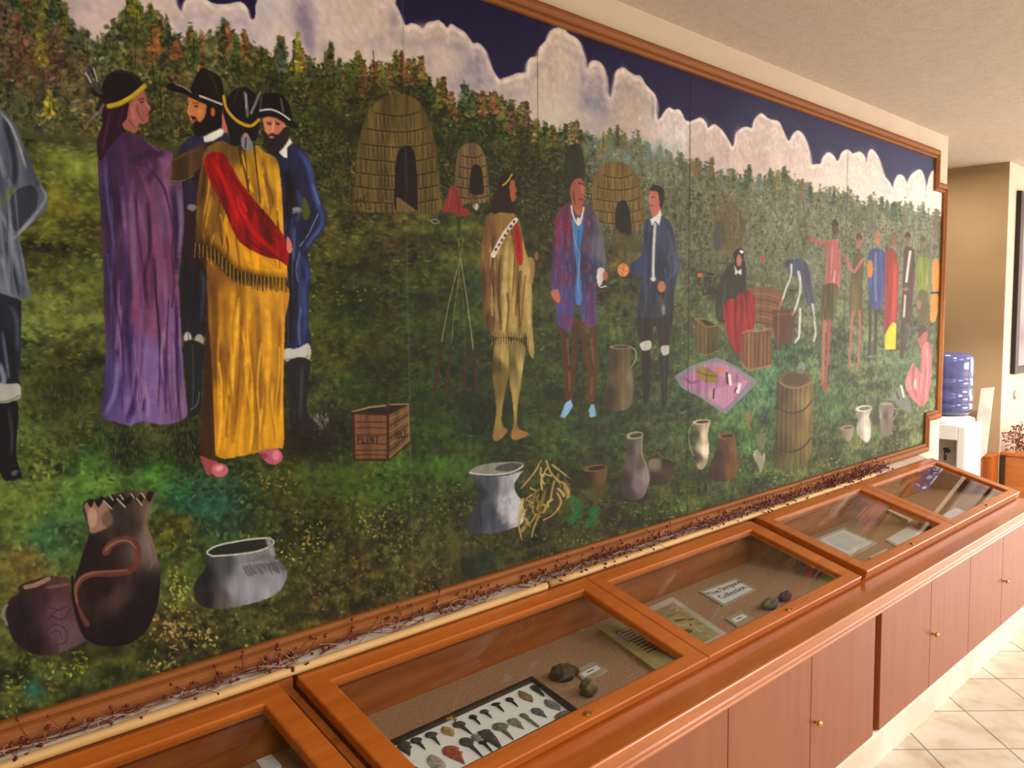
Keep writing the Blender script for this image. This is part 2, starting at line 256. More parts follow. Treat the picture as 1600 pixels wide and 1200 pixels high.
# ---- meadow
gctrl = [(-300, 300, (86, 88, 44)), (100, 260, (104, 112, 56)), (110, 330, (92, 94, 44)), (100, 400, (84, 88, 44)), (90, 480, (100, 112, 62)), (60, 530, (104, 120, 70)), (100, 570, (76, 82, 42)), (100, 620, (54, 60, 34)), (100, 670, (60, 66, 40)), (60, 720, (88, 104, 56)), (140, 740, (70, 102, 52)), (240, 735, (58, 92, 44)), (230, 680, (66, 74, 46)), (200, 700, (36, 40, 26)), (300, 690, (34, 36, 22)), (40, 800, (92, 104, 54)), (70, 840, (62, 92, 64)), (40, 880, (92, 86, 50)), (290, 775, (50, 86, 62)), (330, 780, (44, 82, 66)), (270, 820, (86, 92, 40)), (500, 345, (100, 104, 50)), (560, 350, (86, 90, 40)), (640, 345, (92, 94, 46)), (560, 420, (52, 58, 22)), (560, 480, (46, 56, 18)), (640, 380, (58, 54, 24)), (720, 400, (70, 76, 34)), (660, 430, (64, 72, 30)), (520, 540, (62, 66, 24)), (600, 580, (48, 56, 24)), (680, 480, (50, 60, 24)), (700, 560, (46, 56, 28)), (500, 610, (58, 68, 40)), (480, 690, (34, 34, 18)), (520, 670, (36, 38, 22)), (560, 740, (58, 70, 24)), (460, 740, (62, 68, 28)), (620, 640, (50, 60, 28)), (680, 700, (44, 58, 28)), (600, 740, (60, 86, 30)), (680, 725, (52, 76, 30)), (500, 800, (56, 62, 28)), (560, 880, (76, 72, 40)), (640, 850, (72, 72, 42)), (500, 960, (74, 72, 42)), (700, 900, (66, 60, 36)), (300, 1000, (72, 68, 44)), (200, 1060, (62, 66, 40)), (80, 1080, (76, 82, 46)), (-200, 1100, (70, 76, 44)), (850, 400, (60, 62, 34)), (960, 450, (66, 72, 48)), (960, 400, (74, 68, 42)), (960, 500, (64, 76, 44)), (920, 560, (50, 64, 34)), (860, 640, (48, 60, 28)), (760, 640, (32, 42, 20)), (880, 690, (52, 66, 36)), (940, 640, (48, 60, 34)), (880, 760, (58, 68, 32)), (960, 840, (60, 62, 34)), (1080, 420, (84, 90, 68)), (1080, 480, (76, 84, 60)), (1060, 560, (64, 76, 48)), (1060, 640, (60, 76, 48)), (1160, 680, (66, 92, 56)), (1060, 780, (66, 78, 40)), (1180, 740, (70, 86, 46)), (1190, 620, (70, 102, 76)), (1230, 560, (72, 104, 74)), (1250, 500, (92, 100, 78)), (1280, 640, (74, 96, 64)), (1300, 700, (82, 96, 58)), (1300, 580, (84, 104, 72)), (1400, 560, (92, 106, 76)), (1400, 500, (98, 104, 80)), (1420, 670, (92, 104, 66)), (1380, 700, (88, 98, 60)), (1300, 450, (96, 104, 78)), (1200, 470, (92, 98, 74)), (1250, 740, (84, 90, 52)), (1450, 640, (100, 114, 78)), (750, 840, (56, 58, 34)), (800, 900, (60, 60, 36))]  # right end paled as well, with the reflected haze mixed into the greens
GP = np.vstack([GG, [(1500, 900), (1500, 1400), (-900, 1600)]])
poly(GP, None, 1, False, 3, .10, gctrl, False)
for i in range(700):
    x = U(-60, 1475, 1)[0]; g0 = np.interp(x, GG[:, 0], GG[:, 1]); s = 1.3 if x < 700 else .8
    cc = field(fctrl if i % 2 else gctrl, np.array([x], np.float32), np.array([g0], np.float32))[0] * 255 * U(.75, 1.1, 1)[0]
    blob(x, g0 + R.randn() * 7 * s, U(5, 16, 1)[0] * s, U(3, 8, 1)[0] * s, cc, .55)
gm = (inside(GP, PX, PY).astype(np.float32))[..., None]
IMG *= 1 - .12 * gm
IMG *= 1 + gm * (.6 * NZ_MID[..., None] + .9 * NZ_STR[..., None] + .45 * NZ_MID2[..., None] + .5 * NZ_FINE[..., None])
IMG += gm * (NZ_MID2[..., None] * np.array([.10, .02, -.02], np.float32) + NZ_MID[..., None] * np.array([-.02, .05, .0], np.float32))
IMG[:] = np.clip(IMG, .03, 1)
def gdabs(n, x0, x1, y0, y1, rl, rw, ang, dang, tint, amt, al=(.3, .8)):
    x = U(x0, x1, n); y = U(y0, y1, n); g = np.interp(x, GG[:, 0], GG[:, 1]); k = y > g + 2
    x = x[k]; y = y[k]; m = len(x)
    if m == 0: return
    b = field(gctrl, x.astype(np.float32), y.astype(np.float32)) * 255
    c = b * (1 + R.randn(m, 1) * amt) + np.array(tint) * U(0, 1, m)[:, None] ** 2
    dabs(x, y, U(*rl, m), U(*rw, m), ang + R.randn(m) * dang, np.clip(c, 0, 255).astype(np.float32) / 255, U(*al, m))
gdabs(6500, 0, 640, 220, 800, (2.5, 8), (1.2, 3.0), 0, .4, (26, 30, 4), .22, (.2, .6))
gdabs(5200, 0, 640, 600, 1120, (2, 7), (1.4, 4), 1.2, .9, (34, 30, 10), .26, (.2, .65))
gdabs(5200, 600, 1100, 340, 900, (2, 7), (1, 2.6), 0, .5, (20, 26, 4), .22, (.2, .6))
gdabs(3600, 1050, 1475, 410, 800, (1.4, 5), (.8, 2), 1.5, .6, (20, 24, 12), .14, (.2, .55))
gdabs(2600, 450, 1200, 780, 1000, (1.6, 5), (1, 3), 1.0, .9, (42, 34, 12), .3, (.25, .7))
gdabs(1200, 0, 500, 940, 1120, (2.5, 7), (1.6, 4), 1.0, .9, (46, 42, 16), .3, (.2, .6))
# grass blades, leaf clumps and patches
for (x, y, rx, ry, c, a) in [(300, 790, 50, 14, (34, 84, 72), .45), (52, 1075, 16, 22, (34, 88, 92), .45), (110, 800, 60, 18, (70, 104, 56), .35), (540, 745, 60, 22, (74, 104, 34), .3), (700, 730, 50, 14, (62, 96, 34), .35), (740, 880, 30, 20, (22, 46, 48), .4), (740, 445, 16, 24, (24, 62, 50), .4), (470, 690, 60, 26, (28, 28, 14), .5), (300, 700, 90, 18, (28, 30, 16), .45), (100, 610, 60, 22, (44, 50, 30), .4), (640, 640, 60, 10, (36, 44, 20), .4), (770, 640, 50, 14, (24, 34, 14), .5), (875, 620, 40, 12, (26, 34, 16), .5), (1000, 640, 50, 8, (34, 44, 26), .4), (125, 1010, 90, 12, (34, 28, 22), .4), (1290, 620, 30, 10, (58, 78, 58), .4), (590, 600, 40, 60, (40, 48, 18), .25), (940, 735, 50, 20, (38, 44, 24), .35), (480, 655, 26, 12, (92, 102, 100), .4), (1420, 580, 30, 40, (70, 110, 84), .3)]:
    blob(x, y, rx, ry, c, a * 1.3)
def clump(cx, cy, rx, ry, n, col, s=1.0, amt=18):
    dabs(cx + R.randn(n) * rx, cy + R.randn(n) * ry, U(1.4, 3.4, n) * s, U(.8, 1.8, n) * s, U(0, 3, n), jit(col, n, amt), U(.5, 1, n))
for a in [(275, 930, 9, 22, 70, (140, 146, 66), 1.3), (265, 985, 22, 12, 80, (150, 132, 90), 1.3), (320, 1000, 12, 10, 30, (168, 170, 92), 1.2), (245, 1035, 14, 6, 20, (150, 142, 92), 1.3), (120, 1035, 12, 8, 30, (146, 156, 60), 1.3), (15, 1080, 14, 18, 30, (130, 140, 72), 1.4), (75, 1050, 3, 14, 10, (180, 176, 110), 1), (470, 850, 30, 20, 60, (140, 130, 70), 1.1), (560, 980, 40, 30, 70, (104, 96, 50), 1.1), (520, 930, 26, 26, 60, (104, 78, 50), 1.1), (590, 810, 20, 16, 50, (118, 108, 58), 1.1), (650, 900, 30, 24, 70, (110, 92, 56), 1), (700, 780, 20, 14, 50, (110, 96, 48), 1), (425, 750, 26, 12, 50, (110, 104, 50), 1.1), (880, 860, 40, 16, 70, (96, 96, 44), .9), (1040, 790, 40, 18, 80, (84, 106, 46), .9), (1180, 720, 20, 20, 70, (78, 112, 56), .8), (1290, 730, 30, 14, 80, (132, 140, 72), .7), (1230, 750, 30, 10, 60, (120, 124, 56), .7), (1400, 690, 20, 10, 40, (112, 124, 70), .7), (620, 900, 6, 60, 30, (110, 118, 66), .9), (400, 1000, 20, 20, 30, (150, 138, 70), 1.1), (340, 1060, 30, 10, 20, (140, 130, 84), 1.1), (540, 460, 30, 6, 16, (110, 112, 44), 1), (480, 460, 5, 60, 30, (120, 124, 60), 1.1)]:
    clump(*a)
for i in range(150):
    x = U(380, 1150, 1)[0]; x = x; y = np.interp(x, [380, 1150], [990, 745]) + R.randn() * 45
    if y > 775 or x > 800: blob(x, y, U(6, 18, 1)[0], U(5, 12, 1)[0], [(26, 28, 14), (40, 34, 22), (84, 78, 40)][i % 3], .45)
for i in range(60): blob(U(0, 380, 1)[0], U(1010, 1110, 1)[0], U(8, 22, 1)[0], U(6, 14, 1)[0], [(30, 34, 20), (60, 50, 34), (92, 96, 52)][i % 3], .45)
n = 500; dabs(U(150, 330, n), U(655, 720, n), U(3, 7, n), U(.6, 1.1, n), 1.57 + R.randn(n) * .25, jit((78, 84, 54), n, 16), U(.25, .6, n))
n = 260; dabs(U(30, 130, n), U(600, 700, n), U(3, 6, n), U(.6, 1.1, n), 1.57 + R.randn(n) * .3, jit((84, 88, 58), n, 12), U(.2, .5, n))
n = 90; dabs(U(450, 510, n), U(645, 668, n), U(3, 7, n), U(.7, 1.2, n), 1.57 + R.randn(n) * .3, jit((120, 128, 126), n, 12), U(.3, .6, n))
def folds(L, Rr, y0, y1, n, cols, w=(3, 7), a=(.35, .7)):
    """long scrubbed drapery strokes running between a left and a right edge curve (each a list of (x, y))"""
    L = np.array(L, float); Rr = np.array(Rr, float)
    for i in range(n):
        u = R.rand(); ya = U(y0, y1 - (y1 - y0) * .3, 1)[0]; yb = min(y1, ya + (y1 - y0) * U(.25, .7, 1)[0]); k = []
        for t in np.linspace(0, 1, 5):
            y = ya + (yb - ya) * t; l = np.interp(y, L[:, 1], L[:, 0]); r = np.interp(y, Rr[:, 1], Rr[:, 0]); uu = min(.96, max(.04, u + .04 * math.sin(t * 4 + i)))
            k.append((l + (r - l) * uu, y))
        line(k, U(*w, 1)[0], cols[i % len(cols)], U(*a, 1)[0], U(1, 3, 1)[0])
# ---- wigwams
def wigwam(out, col, dk, rows, door, dcol, skew):
    poly(out, col, 1, True, 1, .35)
    o = np.array(out, float); x0, x1 = o[:, 0].min(), o[:, 0].max(); y0, y1 = o[:, 1].min(), o[:, 1].max()
    cx = (x0 + x1) / 2
    for i in range(1, rows):
        y = y0 + (y1 - y0) * (i / rows) ** .9
        hw = (x1 - x0) / 2 * min(1, math.sqrt(max(.05, 1 - (1 - i / rows) ** 2.4)))
        ys = [(cx - hw * .97, y + skew * .2), (cx - hw * .5, y + 2 + skew * .7), (cx, y + 3 + skew), (cx + hw * .5, y + 2 + skew * .8), (cx + hw * .95, y - 1)]
        line(ys, 2.2, dk, .75)
        line([(a, b + 2) for a, b in ys], 1.3, np.array(col) * 1.3, .45)
        for k in range(int(hw / 3.2)):
            xx = cx - hw * .94 + k * 6.6 * hw / max(hw, 1) + R.randn() * 1.5
            if xx < cx + hw * .92: line([(xx, y + 4), (xx + .8, y + (y1 - y0) / rows * .95)], 1.1, dk, .6, sm=False)
            if xx < cx + hw * .9: line([(xx + 3, y + 5), (xx + 3.6, y + (y1 - y0) / rows * .8)], 2.0, np.array(col) * 1.28, .35, sm=False)
    poly(door, dcol, 1, True, 1)
wigwam([(550, 328), (552, 285), (555, 245), (562, 205), (575, 172), (592, 155), (612, 148), (635, 150), (655, 164), (668, 190), (678, 225), (683, 262), (685, 300), (684, 330), (640, 334), (600, 332)], (90, 80, 48), (40, 33, 20), 8, [(615, 328), (614, 280), (617, 245), (625, 231), (634, 228), (643, 236), (648, 262), (649, 300), (648, 332), (630, 324)], (30, 22, 18), 3)
poly([(616, 308), (622, 310), (650, 331), (617, 331)], (104, 88, 58), 1, False)
for a, b in [((626, 250), (644, 252)), ((628, 275), (645, 280)), ((632, 232), (634, 300))]: line([a, b], 1.2, (60, 48, 36), .7, sm=False)
for i in range(26):
    x = U(545, 600, 1)[0]; y = U(312, 330, 1)[0]; line([(x, y), (x + R.randn() * 9, y + R.randn() * 6)], 1.5, [(60, 44, 28), (110, 92, 60), (30, 22, 16)][i % 3], .8, sm=False)
wigwam([(708, 322), (708, 290), (710, 255), (714, 235), (724, 226), (738, 224), (749, 232), (757, 255), (761, 285), (762, 312), (748, 318), (730, 318)], (98, 84, 62), (52, 42, 30), 6, [(732, 302), (732, 280), (734, 264), (741, 257), (749, 264), (752, 285), (752, 303)], (32, 34, 24), 1)
wigwam([(925, 330), (922, 300), (928, 272), (942, 256), (962, 252), (982, 262), (996, 285), (1003, 320), (1002, 350), (985, 362), (960, 356), (938, 345)], (104, 90, 58), (62, 52, 34), 6, [(960, 358), (959, 330), (964, 316), (972, 313), (979, 322), (983, 345), (982, 370)], (38, 38, 34), 2)
poly([(958, 358), (968, 362), (992, 374), (1004, 388), (975, 392), (952, 380)], (78, 70, 40), .6)
poly([(1108, 392), (1112, 350), (1122, 322), (1135, 312), (1150, 322), (1158, 360), (1155, 395), (1130, 402)], (98, 88, 66), .55, True, 4)
poly([(1113, 388), (1113, 362), (1118, 347), (1125, 344), (1129, 358), (1130, 380), (1122, 392)], (70, 70, 70), .8)
for i in range(14):
    x = U(1120, 1160, 1)[0]; line([(x, U(325, 350, 1)[0]), (x + R.randn() * 4, U(360, 395, 1)[0])], 1.6, (84, 70, 44), .5, sm=False)
poly([(688, 330), (695, 310), (700, 294), (707, 290), (713, 300), (720, 322), (729, 328), (730, 337), (716, 338), (705, 333)], (122, 52, 54), 1)
line([(702, 296), (698, 325)], 2.5, (150, 70, 72), .8); line([(710, 300), (714, 332)], 2, (90, 36, 40), .8)
ell(741, 323, 5, 5, (128, 132, 126)); line([(742, 320), (741, 328)], 2, (190, 190, 190)); line([(670, 345), (676, 343), (684, 347), (676, 350), (670, 345)], 1.2, (140, 140, 124))
ell(1296, 388, 0.1, 0.1, (0, 0, 0), 0)
# ---- tripod of muskets
for p, w, c in [([(713, 372), (716, 398), (718, 412)], 1.0, (118, 118, 92)), ([(720.5, 374), (718, 396), (715, 408)], 1.0, (124, 122, 92)), ([(716, 405), (700, 468), (687, 535)], 1.3, (124, 124, 100)), ([(717, 410), (709, 470), (702, 540)], 1.3, (104, 108, 84)), ([(717, 405), (727, 470), (737, 548)], 1.4, (134, 136, 112)), ([(719, 440), (722, 500), (724, 560)], 1.2, (84, 88, 62)), ([(714, 430), (712, 500)], 1, (90, 92, 60))]: line(p, w, c, .95)
for p in [[(688, 536), (683, 575), (676, 612)], [(702, 538), (699, 575), (695, 612)], [(722, 548), (723, 580), (723, 606)], [(738, 545), (740, 580), (742, 612)]]: line(p, 3, (60, 42, 24), .9, 6)
# ---- wooden crate with lettering
poly([(548, 641), (601, 631), (636, 630), (637, 634), (603, 648)], (38, 28, 20), 1, False)
line([(548, 643), (575, 636), (602, 633)], 3, (128, 112, 84), sm=False); line([(602, 632), (635, 631)], 2.4, (120, 104, 78), sm=False)
poly([(549, 645), (603, 647), (604, 717), (552, 719)], (104, 76, 54), 1, False, 1, .3)
poly([(604, 648), (636, 632), (638, 690), (607, 717)], (92, 72, 48), 1, False, 1, .3)
for i, y in enumerate([659, 669, 679, 694, 703, 711]): line([(553, y), (575, y - 1.5 * (i % 2)), (601, y)], 1.5, (52, 32, 22), .85)
for k in range(7):
    t = k / 7 + .1; line([(606, 648 + 69 * t), (636, 633 + 56 * t)], 1.8, (44, 30, 20) if k % 2 else (128, 108, 76), .8, sm=False)
for a, b, w in [((549, 645), (551, 719), 4), ((603, 633), (603, 718), 4), ((549, 645), (603, 647), 4), ((551, 718), (606, 718), 4), ((637, 632), (638, 689), 2), ((607, 717), (638, 690), 2)]: line([a, b], w, (58, 32, 24), .95, sm=False)
line([(635, 631), (637, 688)], 1.2, (150, 132, 100), .8, sm=False)
GLY = {'F': [[(0, 0), (0, 1)], [(0, 0), (.9, 0)], [(0, .45), (.7, .45)]], 'L': [[(0, 0), (0, 1)], [(0, 1), (.8, 1)]], 'I': [[(.3, 0), (.3, 1)]],
       'N': [[(0, 1), (0, 0)], [(0, 0), (.8, 1)], [(.8, 1), (.8, 0)]], 'T': [[(0, 0), (1, 0)], [(.5, 0), (.5, 1)]], 'U': [[(0, 0), (0, .9)], [(0, .95), (.7, .95)], [(.7, .95), (.7, 0)]],
       'E': [[(0, 0), (0, 1)], [(0, 0), (.8, 0)], [(0, .5), (.6, .5)], [(0, 1), (.8, 1)]]}
def letters(t, x, y, h, w, gap, slope, wd, col):
    for i, ch in enumerate(t):
        ox = x + i * (w + gap); oy = y + slope * i * (w + gap)
        for a, b in GLY[ch]: line([(ox + a[0] * w, oy + a[1] * h + slope * a[0] * w), (ox + b[0] * w, oy + b[1] * h + slope * b[0] * w)], wd, col, .95, sm=False)
letters('FLINT', 556.5, 681.5, 9.5, 5.2, 1.6, .0, 1.6, (30, 20, 16)); letters('TULE', 614, 677.5, 9, 4, 1.2, -.3, 1.4, (30, 20, 16))
# ---- man at the left edge
poly([(-40, 150), (0, 172), (12, 182), (24, 200), (33, 222), (43, 248), (55, 275), (66, 295), (72, 308), (71, 324), (58, 340), (44, 352), (30, 366), (28, 385), (33, 405), (38, 425), (43, 448), (46, 463), (30, 467), (-40, 470)], (88, 96, 112), 1, True, 1, .3)
poly([(2, 314), (8, 300), (17, 289), (20, 300), (12, 313), (4, 322)], (92, 98, 54))
poly([(22, 300), (45, 290), (56, 300), (55, 325), (40, 345), (24, 362), (16, 350), (10, 325)], (48, 52, 62), .85)
for p, w, c in [([(6, 190), (16, 225), (22, 262), (20, 290)], 9, (46, 52, 66)), ([(0, 178), (14, 195), (28, 228), (38, 262)], 4, (140, 146, 152)), ([(-8, 230), (4, 270), (14, 290)], 8, (112, 124, 140)), ([(60, 290), (70, 308), (58, 330), (34, 360)], 4, (122, 132, 146)), ([(46, 345), (30, 362), (22, 372)], 5, (130, 138, 148)), ([(-2, 330), (12, 360), (22, 400), (34, 445)], 6, (108, 116, 132)), ([(8, 380), (20, 425), (28, 460)], 5, (52, 56, 70)), ([(0, 400), (8, 435), (14, 462)], 5, (118, 124, 138)), ([(26, 372), (34, 410), (42, 455)], 4, (104, 112, 126)), ([(36, 240), (50, 275), (58, 292)], 5, (66, 76, 94))]: line(p, w, c, .8)
folds([(-20, 200), (-20, 460)], [(14, 200), (26, 330), (38, 460)], 205, 458, 16, [(124, 134, 150), (50, 56, 72), (104, 112, 128), (70, 78, 94)], (3, 8), (.35, .7))
folds([(-20, 480), (-20, 590)], [(26, 480), (24, 590)], 478, 592, 8, [(70, 80, 98), (18, 20, 30)], (4, 8), (.5, .8))
poly([(-40, 466), (25, 467), (31, 485), (31, 520), (30, 560), (27, 590), (26, 604), (-40, 606)], (34, 36, 48), 1, True, 1, .4)
for p, w, c in [([(16, 480), (24, 500), (26, 545)], 7, (66, 76, 92)), ([(2, 520), (8, 560), (12, 590)], 5, (84, 94, 114)), ([(-2, 570), (4, 590), (2, 605)], 8, (120, 130, 150))]: line(p, w, c, .7)
poly([(-40, 598), (10, 600), (26, 599), (31, 608), (29, 622), (14, 628), (-5, 631), (-40, 633)], (158, 160, 158)); line([(-5, 628), (14, 625), (28, 618)], 3, (110, 112, 112), .7)
poly([(-40, 632), (6, 630), (24, 626), (27, 650), (24, 690), (24, 715), (30, 735), (32, 745), (15, 750), (4, 748), (-10, 725), (-40, 720)], (26, 26, 32), 1)
line([(12, 640), (17, 680), (15, 710)], 5, (60, 62, 70), .6); ell(21, 738, 6, 4, (96, 98, 108), .8, -30)
# ---- man in a tall black hat (facing left)
poly([(278, 238), (290, 222), (315, 215), (345, 210), (356, 225), (350, 300), (330, 420), (290, 430), (280, 400), (283, 340), (282, 290)], (38, 30, 38), 1, True, 1, .3)
poly([(276, 240), (290, 218), (310, 208), (325, 215), (318, 232), (296, 236)], (44, 46, 72)); poly([(345, 208), (358, 218), (352, 232), (338, 226)], (44, 46, 72))
poly([(258, 268), (274, 244), (300, 232), (314, 226), (318, 240), (312, 258), (298, 274), (280, 284), (258, 283)], (70, 54, 36), 1, True, 1, .4)
line([(257, 282), (280, 284), (300, 275)], 1.5, (132, 124, 80), .8); line([(268, 252), (290, 240), (308, 236)], 4, (92, 74, 48), .6)
poly([(285, 290), (300, 285), (304, 300), (302, 340), (300, 400), (286, 410)], (54, 44, 84), .5)
ell(297, 325, 7, 6, (118, 116, 124)); poly([(284, 335), (300, 332), (303, 345), (300, 410), (284, 412)], (46, 30, 34))
poly([(280, 412), (300, 414), (322, 424), (322, 450), (319, 500), (318, 524), (284, 522), (279, 480)], (34, 32, 40), 1, True, 1, .3); line([(312, 425), (316, 450), (312, 500)], 6, (60, 64, 74), .6)
ell(291, 527, 6, 8, (168, 168, 168)); ell(309, 531, 7, 9, (146, 146, 142)); line([(292, 521), (293, 534)], 1.2, (50, 50, 50))
poly([(285, 536), (316, 540), (314, 580), (312, 620), (310, 640), (300, 650), (290, 646), (288, 600)], (34, 36, 42))
line([(298, 540), (300, 600), (297, 640)], 2, (66, 70, 78), .7); line([(309, 612), (306, 630), (296, 640)], 1.2, (120, 130, 120), .7)
poly([(291, 155), (298, 150), (318, 158), (321, 172), (318, 190), (308, 196), (298, 192), (294, 184), (291, 176), (293, 168)], (178, 118, 76)); ell(304, 167, 4, 2, (92, 50, 34)); line([(299, 162), (308, 162)], 1.5, (60, 34, 24)); line([(294, 165), (291, 176), (295, 178)], 2, (204, 140, 92)); ell(310, 176, 4, 6, (202, 142, 92), .6)
poly([(296, 183), (303, 184), (309, 192), (318, 182), (322, 163), (335, 165), (346, 170), (346, 190), (338, 204), (322, 211), (306, 214), (299, 206), (301, 194)], (26, 18, 18)); ell(302, 189, 3, 1.6, (160, 90, 70)); ell(330, 176, 3.4, 7, (170, 96, 62))
poly([(294, 148), (298, 132), (305, 118), (312, 108), (322, 110), (340, 120), (345, 132), (346, 162), (325, 160), (305, 150)], (34, 24, 22)); line([(320, 112), (330, 125), (338, 150)], 4, (58, 46, 42), .5)
poly([(257, 136), (262, 131), (274, 132), (286, 138), (300, 147), (322, 157), (344, 163), (343, 168), (322, 165), (300, 156), (282, 147), (262, 142)], (28, 22, 20)); line([(272, 133), (284, 137), (296, 145)], 1.5, (150, 150, 146)); line([(310, 151), (326, 157), (344, 164)], 3, (176, 180, 176))
poly([(315, 215), (328, 208), (342, 202), (350, 204), (344, 213), (330, 221), (317, 223)], (214, 216, 212), 1, False)
poly([(346, 172), (352, 176), (354, 200), (352, 208), (346, 205), (344, 190)], (176, 104, 104))
# ---- bearded man in a blue coat
poly([(414, 238), (435, 240), (455, 226), (468, 232), (478, 246), (486, 275), (493, 300), (502, 322), (508, 340), (504, 356), (492, 374), (480, 388), (479, 400), (483, 425), (482, 445), (479, 470), (480, 510), (481, 544), (441, 548), (444, 450), (440, 350), (437, 290), (428, 256)], (40, 42, 72), 1, True, 1, .3)
for p, w, c in [([(466, 238), (480, 262), (488, 300), (498, 330)], 9, (62, 80, 132)), ([(500, 330), (500, 352), (486, 372), (474, 388)], 7, (64, 78, 124)), ([(494, 335), (480, 365), (466, 385)], 2, (120, 134, 170)), ([(444, 270), (450, 300), (446, 345)], 13, (24, 20, 26)), ([(462, 300), (468, 320), (462, 345)], 7, (58, 62, 96)), ([(449, 385), (452, 450), (448, 540)], 14, (30, 24, 22)), ([(471, 400), (478, 430), (472, 450), (476, 520)], 9, (52, 66, 110)), ([(466, 395), (460, 420), (463, 440)], 2, (110, 124, 156)), ([(468, 480), (464, 510), (466, 538)], 3, (90, 112, 150)), ([(486, 290), (496, 318)], 4, (84, 110, 166))]: line(p, w, c, .75)
folds([(446, 260), (446, 540)], [(474, 260), (476, 540)], 262, 538, 12, [(60, 74, 118), (26, 26, 44), (80, 96, 140), (34, 34, 58)], (2, 6), (.35, .7))
poly([(472, 308), (478, 318), (482, 332), (476, 345), (470, 338), (469, 322)], (78, 86, 34)); ell(461, 328, 7, 4, (128, 134, 142)); line([(455, 333), (468, 330)], 3, (96, 98, 104))
poly([(441, 546), (462, 544), (480, 537), (482, 560), (464, 567), (442, 562)], (170, 172, 170)); line([(444, 561), (464, 563), (480, 556)], 4, (120, 122, 122), .6)
poly([(446, 566), (480, 562), (479, 600), (477, 640), (486, 655), (496, 668), (470, 672), (450, 665), (451, 620)], (36, 36, 38)); line([(470, 570), (468, 610), (466, 650)], 5, (62, 64, 66), .6)
poly([(400, 178), (402, 160), (410, 148), (425, 146), (438, 150), (450, 166), (452, 190), (430, 182)], (20, 18, 20)); line([(436, 155), (440, 175)], 3, (96, 100, 106), .8); line([(406, 155), (404, 172)], 3, (90, 92, 98), .7)
poly([(409, 182), (424, 180), (440, 188), (444, 205), (440, 215), (428, 222), (414, 214), (410, 200)], (184, 122, 98)); line([(414, 192), (422, 193)], 1.5, (70, 40, 34)); line([(428, 192), (434, 194)], 1.4, (70, 40, 34)); ell(418, 195, 3, 1.6, (60, 36, 32)); ell(431, 195, 3, 1.6, (60, 36, 32)); line([(425, 192), (423, 206)], 3, (210, 150, 124)); ell(434, 205, 4, 4, (200, 120, 100), .6)
poly([(410, 206), (416, 211), (423, 209), (432, 211), (442, 200), (449, 203), (447, 222), (440, 236), (430, 244), (418, 240), (411, 226)], (40, 36, 38)); ell(422, 215, 4.5, 1.8, (176, 120, 104))
poly([(400, 178), (412, 176), (428, 177), (444, 184), (460, 193), (463, 200), (452, 201), (436, 189), (420, 183), (402, 186)], (22, 20, 22)); line([(402, 174), (420, 172), (436, 178), (450, 188)], 2.6, (196, 198, 196))
poly([(450, 217), (454, 224), (446, 232), (446, 247), (441, 247), (433, 239), (440, 232)], (212, 214, 214), 1, False)
# ---- purple cloak
poly([(152, 215), (164, 203), (184, 206), (204, 210), (222, 220), (244, 232), (267, 240), (266, 254), (258, 268), (256, 282), (270, 286), (281, 284), (284, 315), (285, 350), (281, 385), (276, 430), (278, 470), (280, 510), (283, 560), (286, 605), (290, 635), (289, 650), (272, 660), (248, 663), (220, 658), (200, 664), (182, 660), (158, 652), (155, 640), (160, 600), (163, 550), (161, 500), (160, 450), (158, 400), (156, 350), (153, 300), (151, 260)], (86, 60, 96), 1, True, 1, .3, [(160, 230, (66, 48, 86)), (170, 330, (58, 40, 70)), (168, 450, (64, 44, 76)), (172, 600, (70, 60, 104)), (220, 240, (78, 50, 84)), (250, 262, (108, 76, 108)), (215, 350, (104, 74, 108)), (250, 400, (104, 62, 96)), (278, 340, (92, 74, 112)), (225, 500, (96, 64, 96)), (270, 520, (108, 82, 124)), (230, 570, (104, 88, 140)), (270, 620, (122, 96, 136)), (210, 640, (100, 86, 136))])
for p, w, c, a in [([(200, 290), (204, 350), (208, 420), (212, 500)], 10, (116, 88, 130), .7), ([(238, 330), (240, 380), (248, 430), (238, 500), (235, 540)], 10, (124, 80, 116), .65), ([(257, 300), (262, 350), (270, 410), (274, 470)], 7, (116, 76, 116), .75), ([(268, 295), (272, 340), (274, 380), (272, 425)], 9, (52, 38, 66), .8), ([(278, 300), (281, 350), (277, 400)], 7, (112, 94, 132), .7), ([(165, 230), (168, 300), (170, 400), (172, 500), (176, 560)], 16, (56, 40, 68), .6), ([(228, 320), (232, 380), (224, 430), (228, 480)], 6, (62, 34, 66), .7), ([(190, 380), (196, 450), (192, 540)], 12, (60, 38, 72), .7), ([(196, 500), (202, 560), (208, 620), (198, 656)], 10, (56, 42, 84), .8), ([(186, 480), (182, 520), (179, 545)], 6, (104, 96, 140), .7), ([(215, 430), (210, 490), (214, 545)], 7, (124, 72, 104), .75), ([(224, 530), (240, 580), (236, 640)], 20, (112, 92, 142), .5), ([(258, 500), (256, 560), (257, 645)], 4, (70, 46, 88), .8), ([(272, 520), (274, 580), (276, 640)], 9, (132, 110, 152), .6), ([(182, 560), (178, 610), (164, 645)], 8, (110, 100, 154), .7), ([(222, 625), (222, 640)], 5, (72, 46, 86), .8), ([(205, 250), (230, 240), (252, 242)], 10, (58, 40, 66), .7), ([(218, 222), (232, 240), (240, 262), (224, 290)], 12, (62, 38, 66), .5), ([(250, 250), (262, 262), (256, 300), (262, 330)], 10, (128, 90, 122), .5), ([(188, 225), (196, 280), (194, 340)], 8, (80, 56, 92), .6), ([(262, 470), (255, 520), (262, 560)], 6, (126, 82, 112), .6), ([(272, 350), (266, 390), (270, 440), (266, 480)], 3, (60, 34, 58), .7)]: line(p, w, c, a)
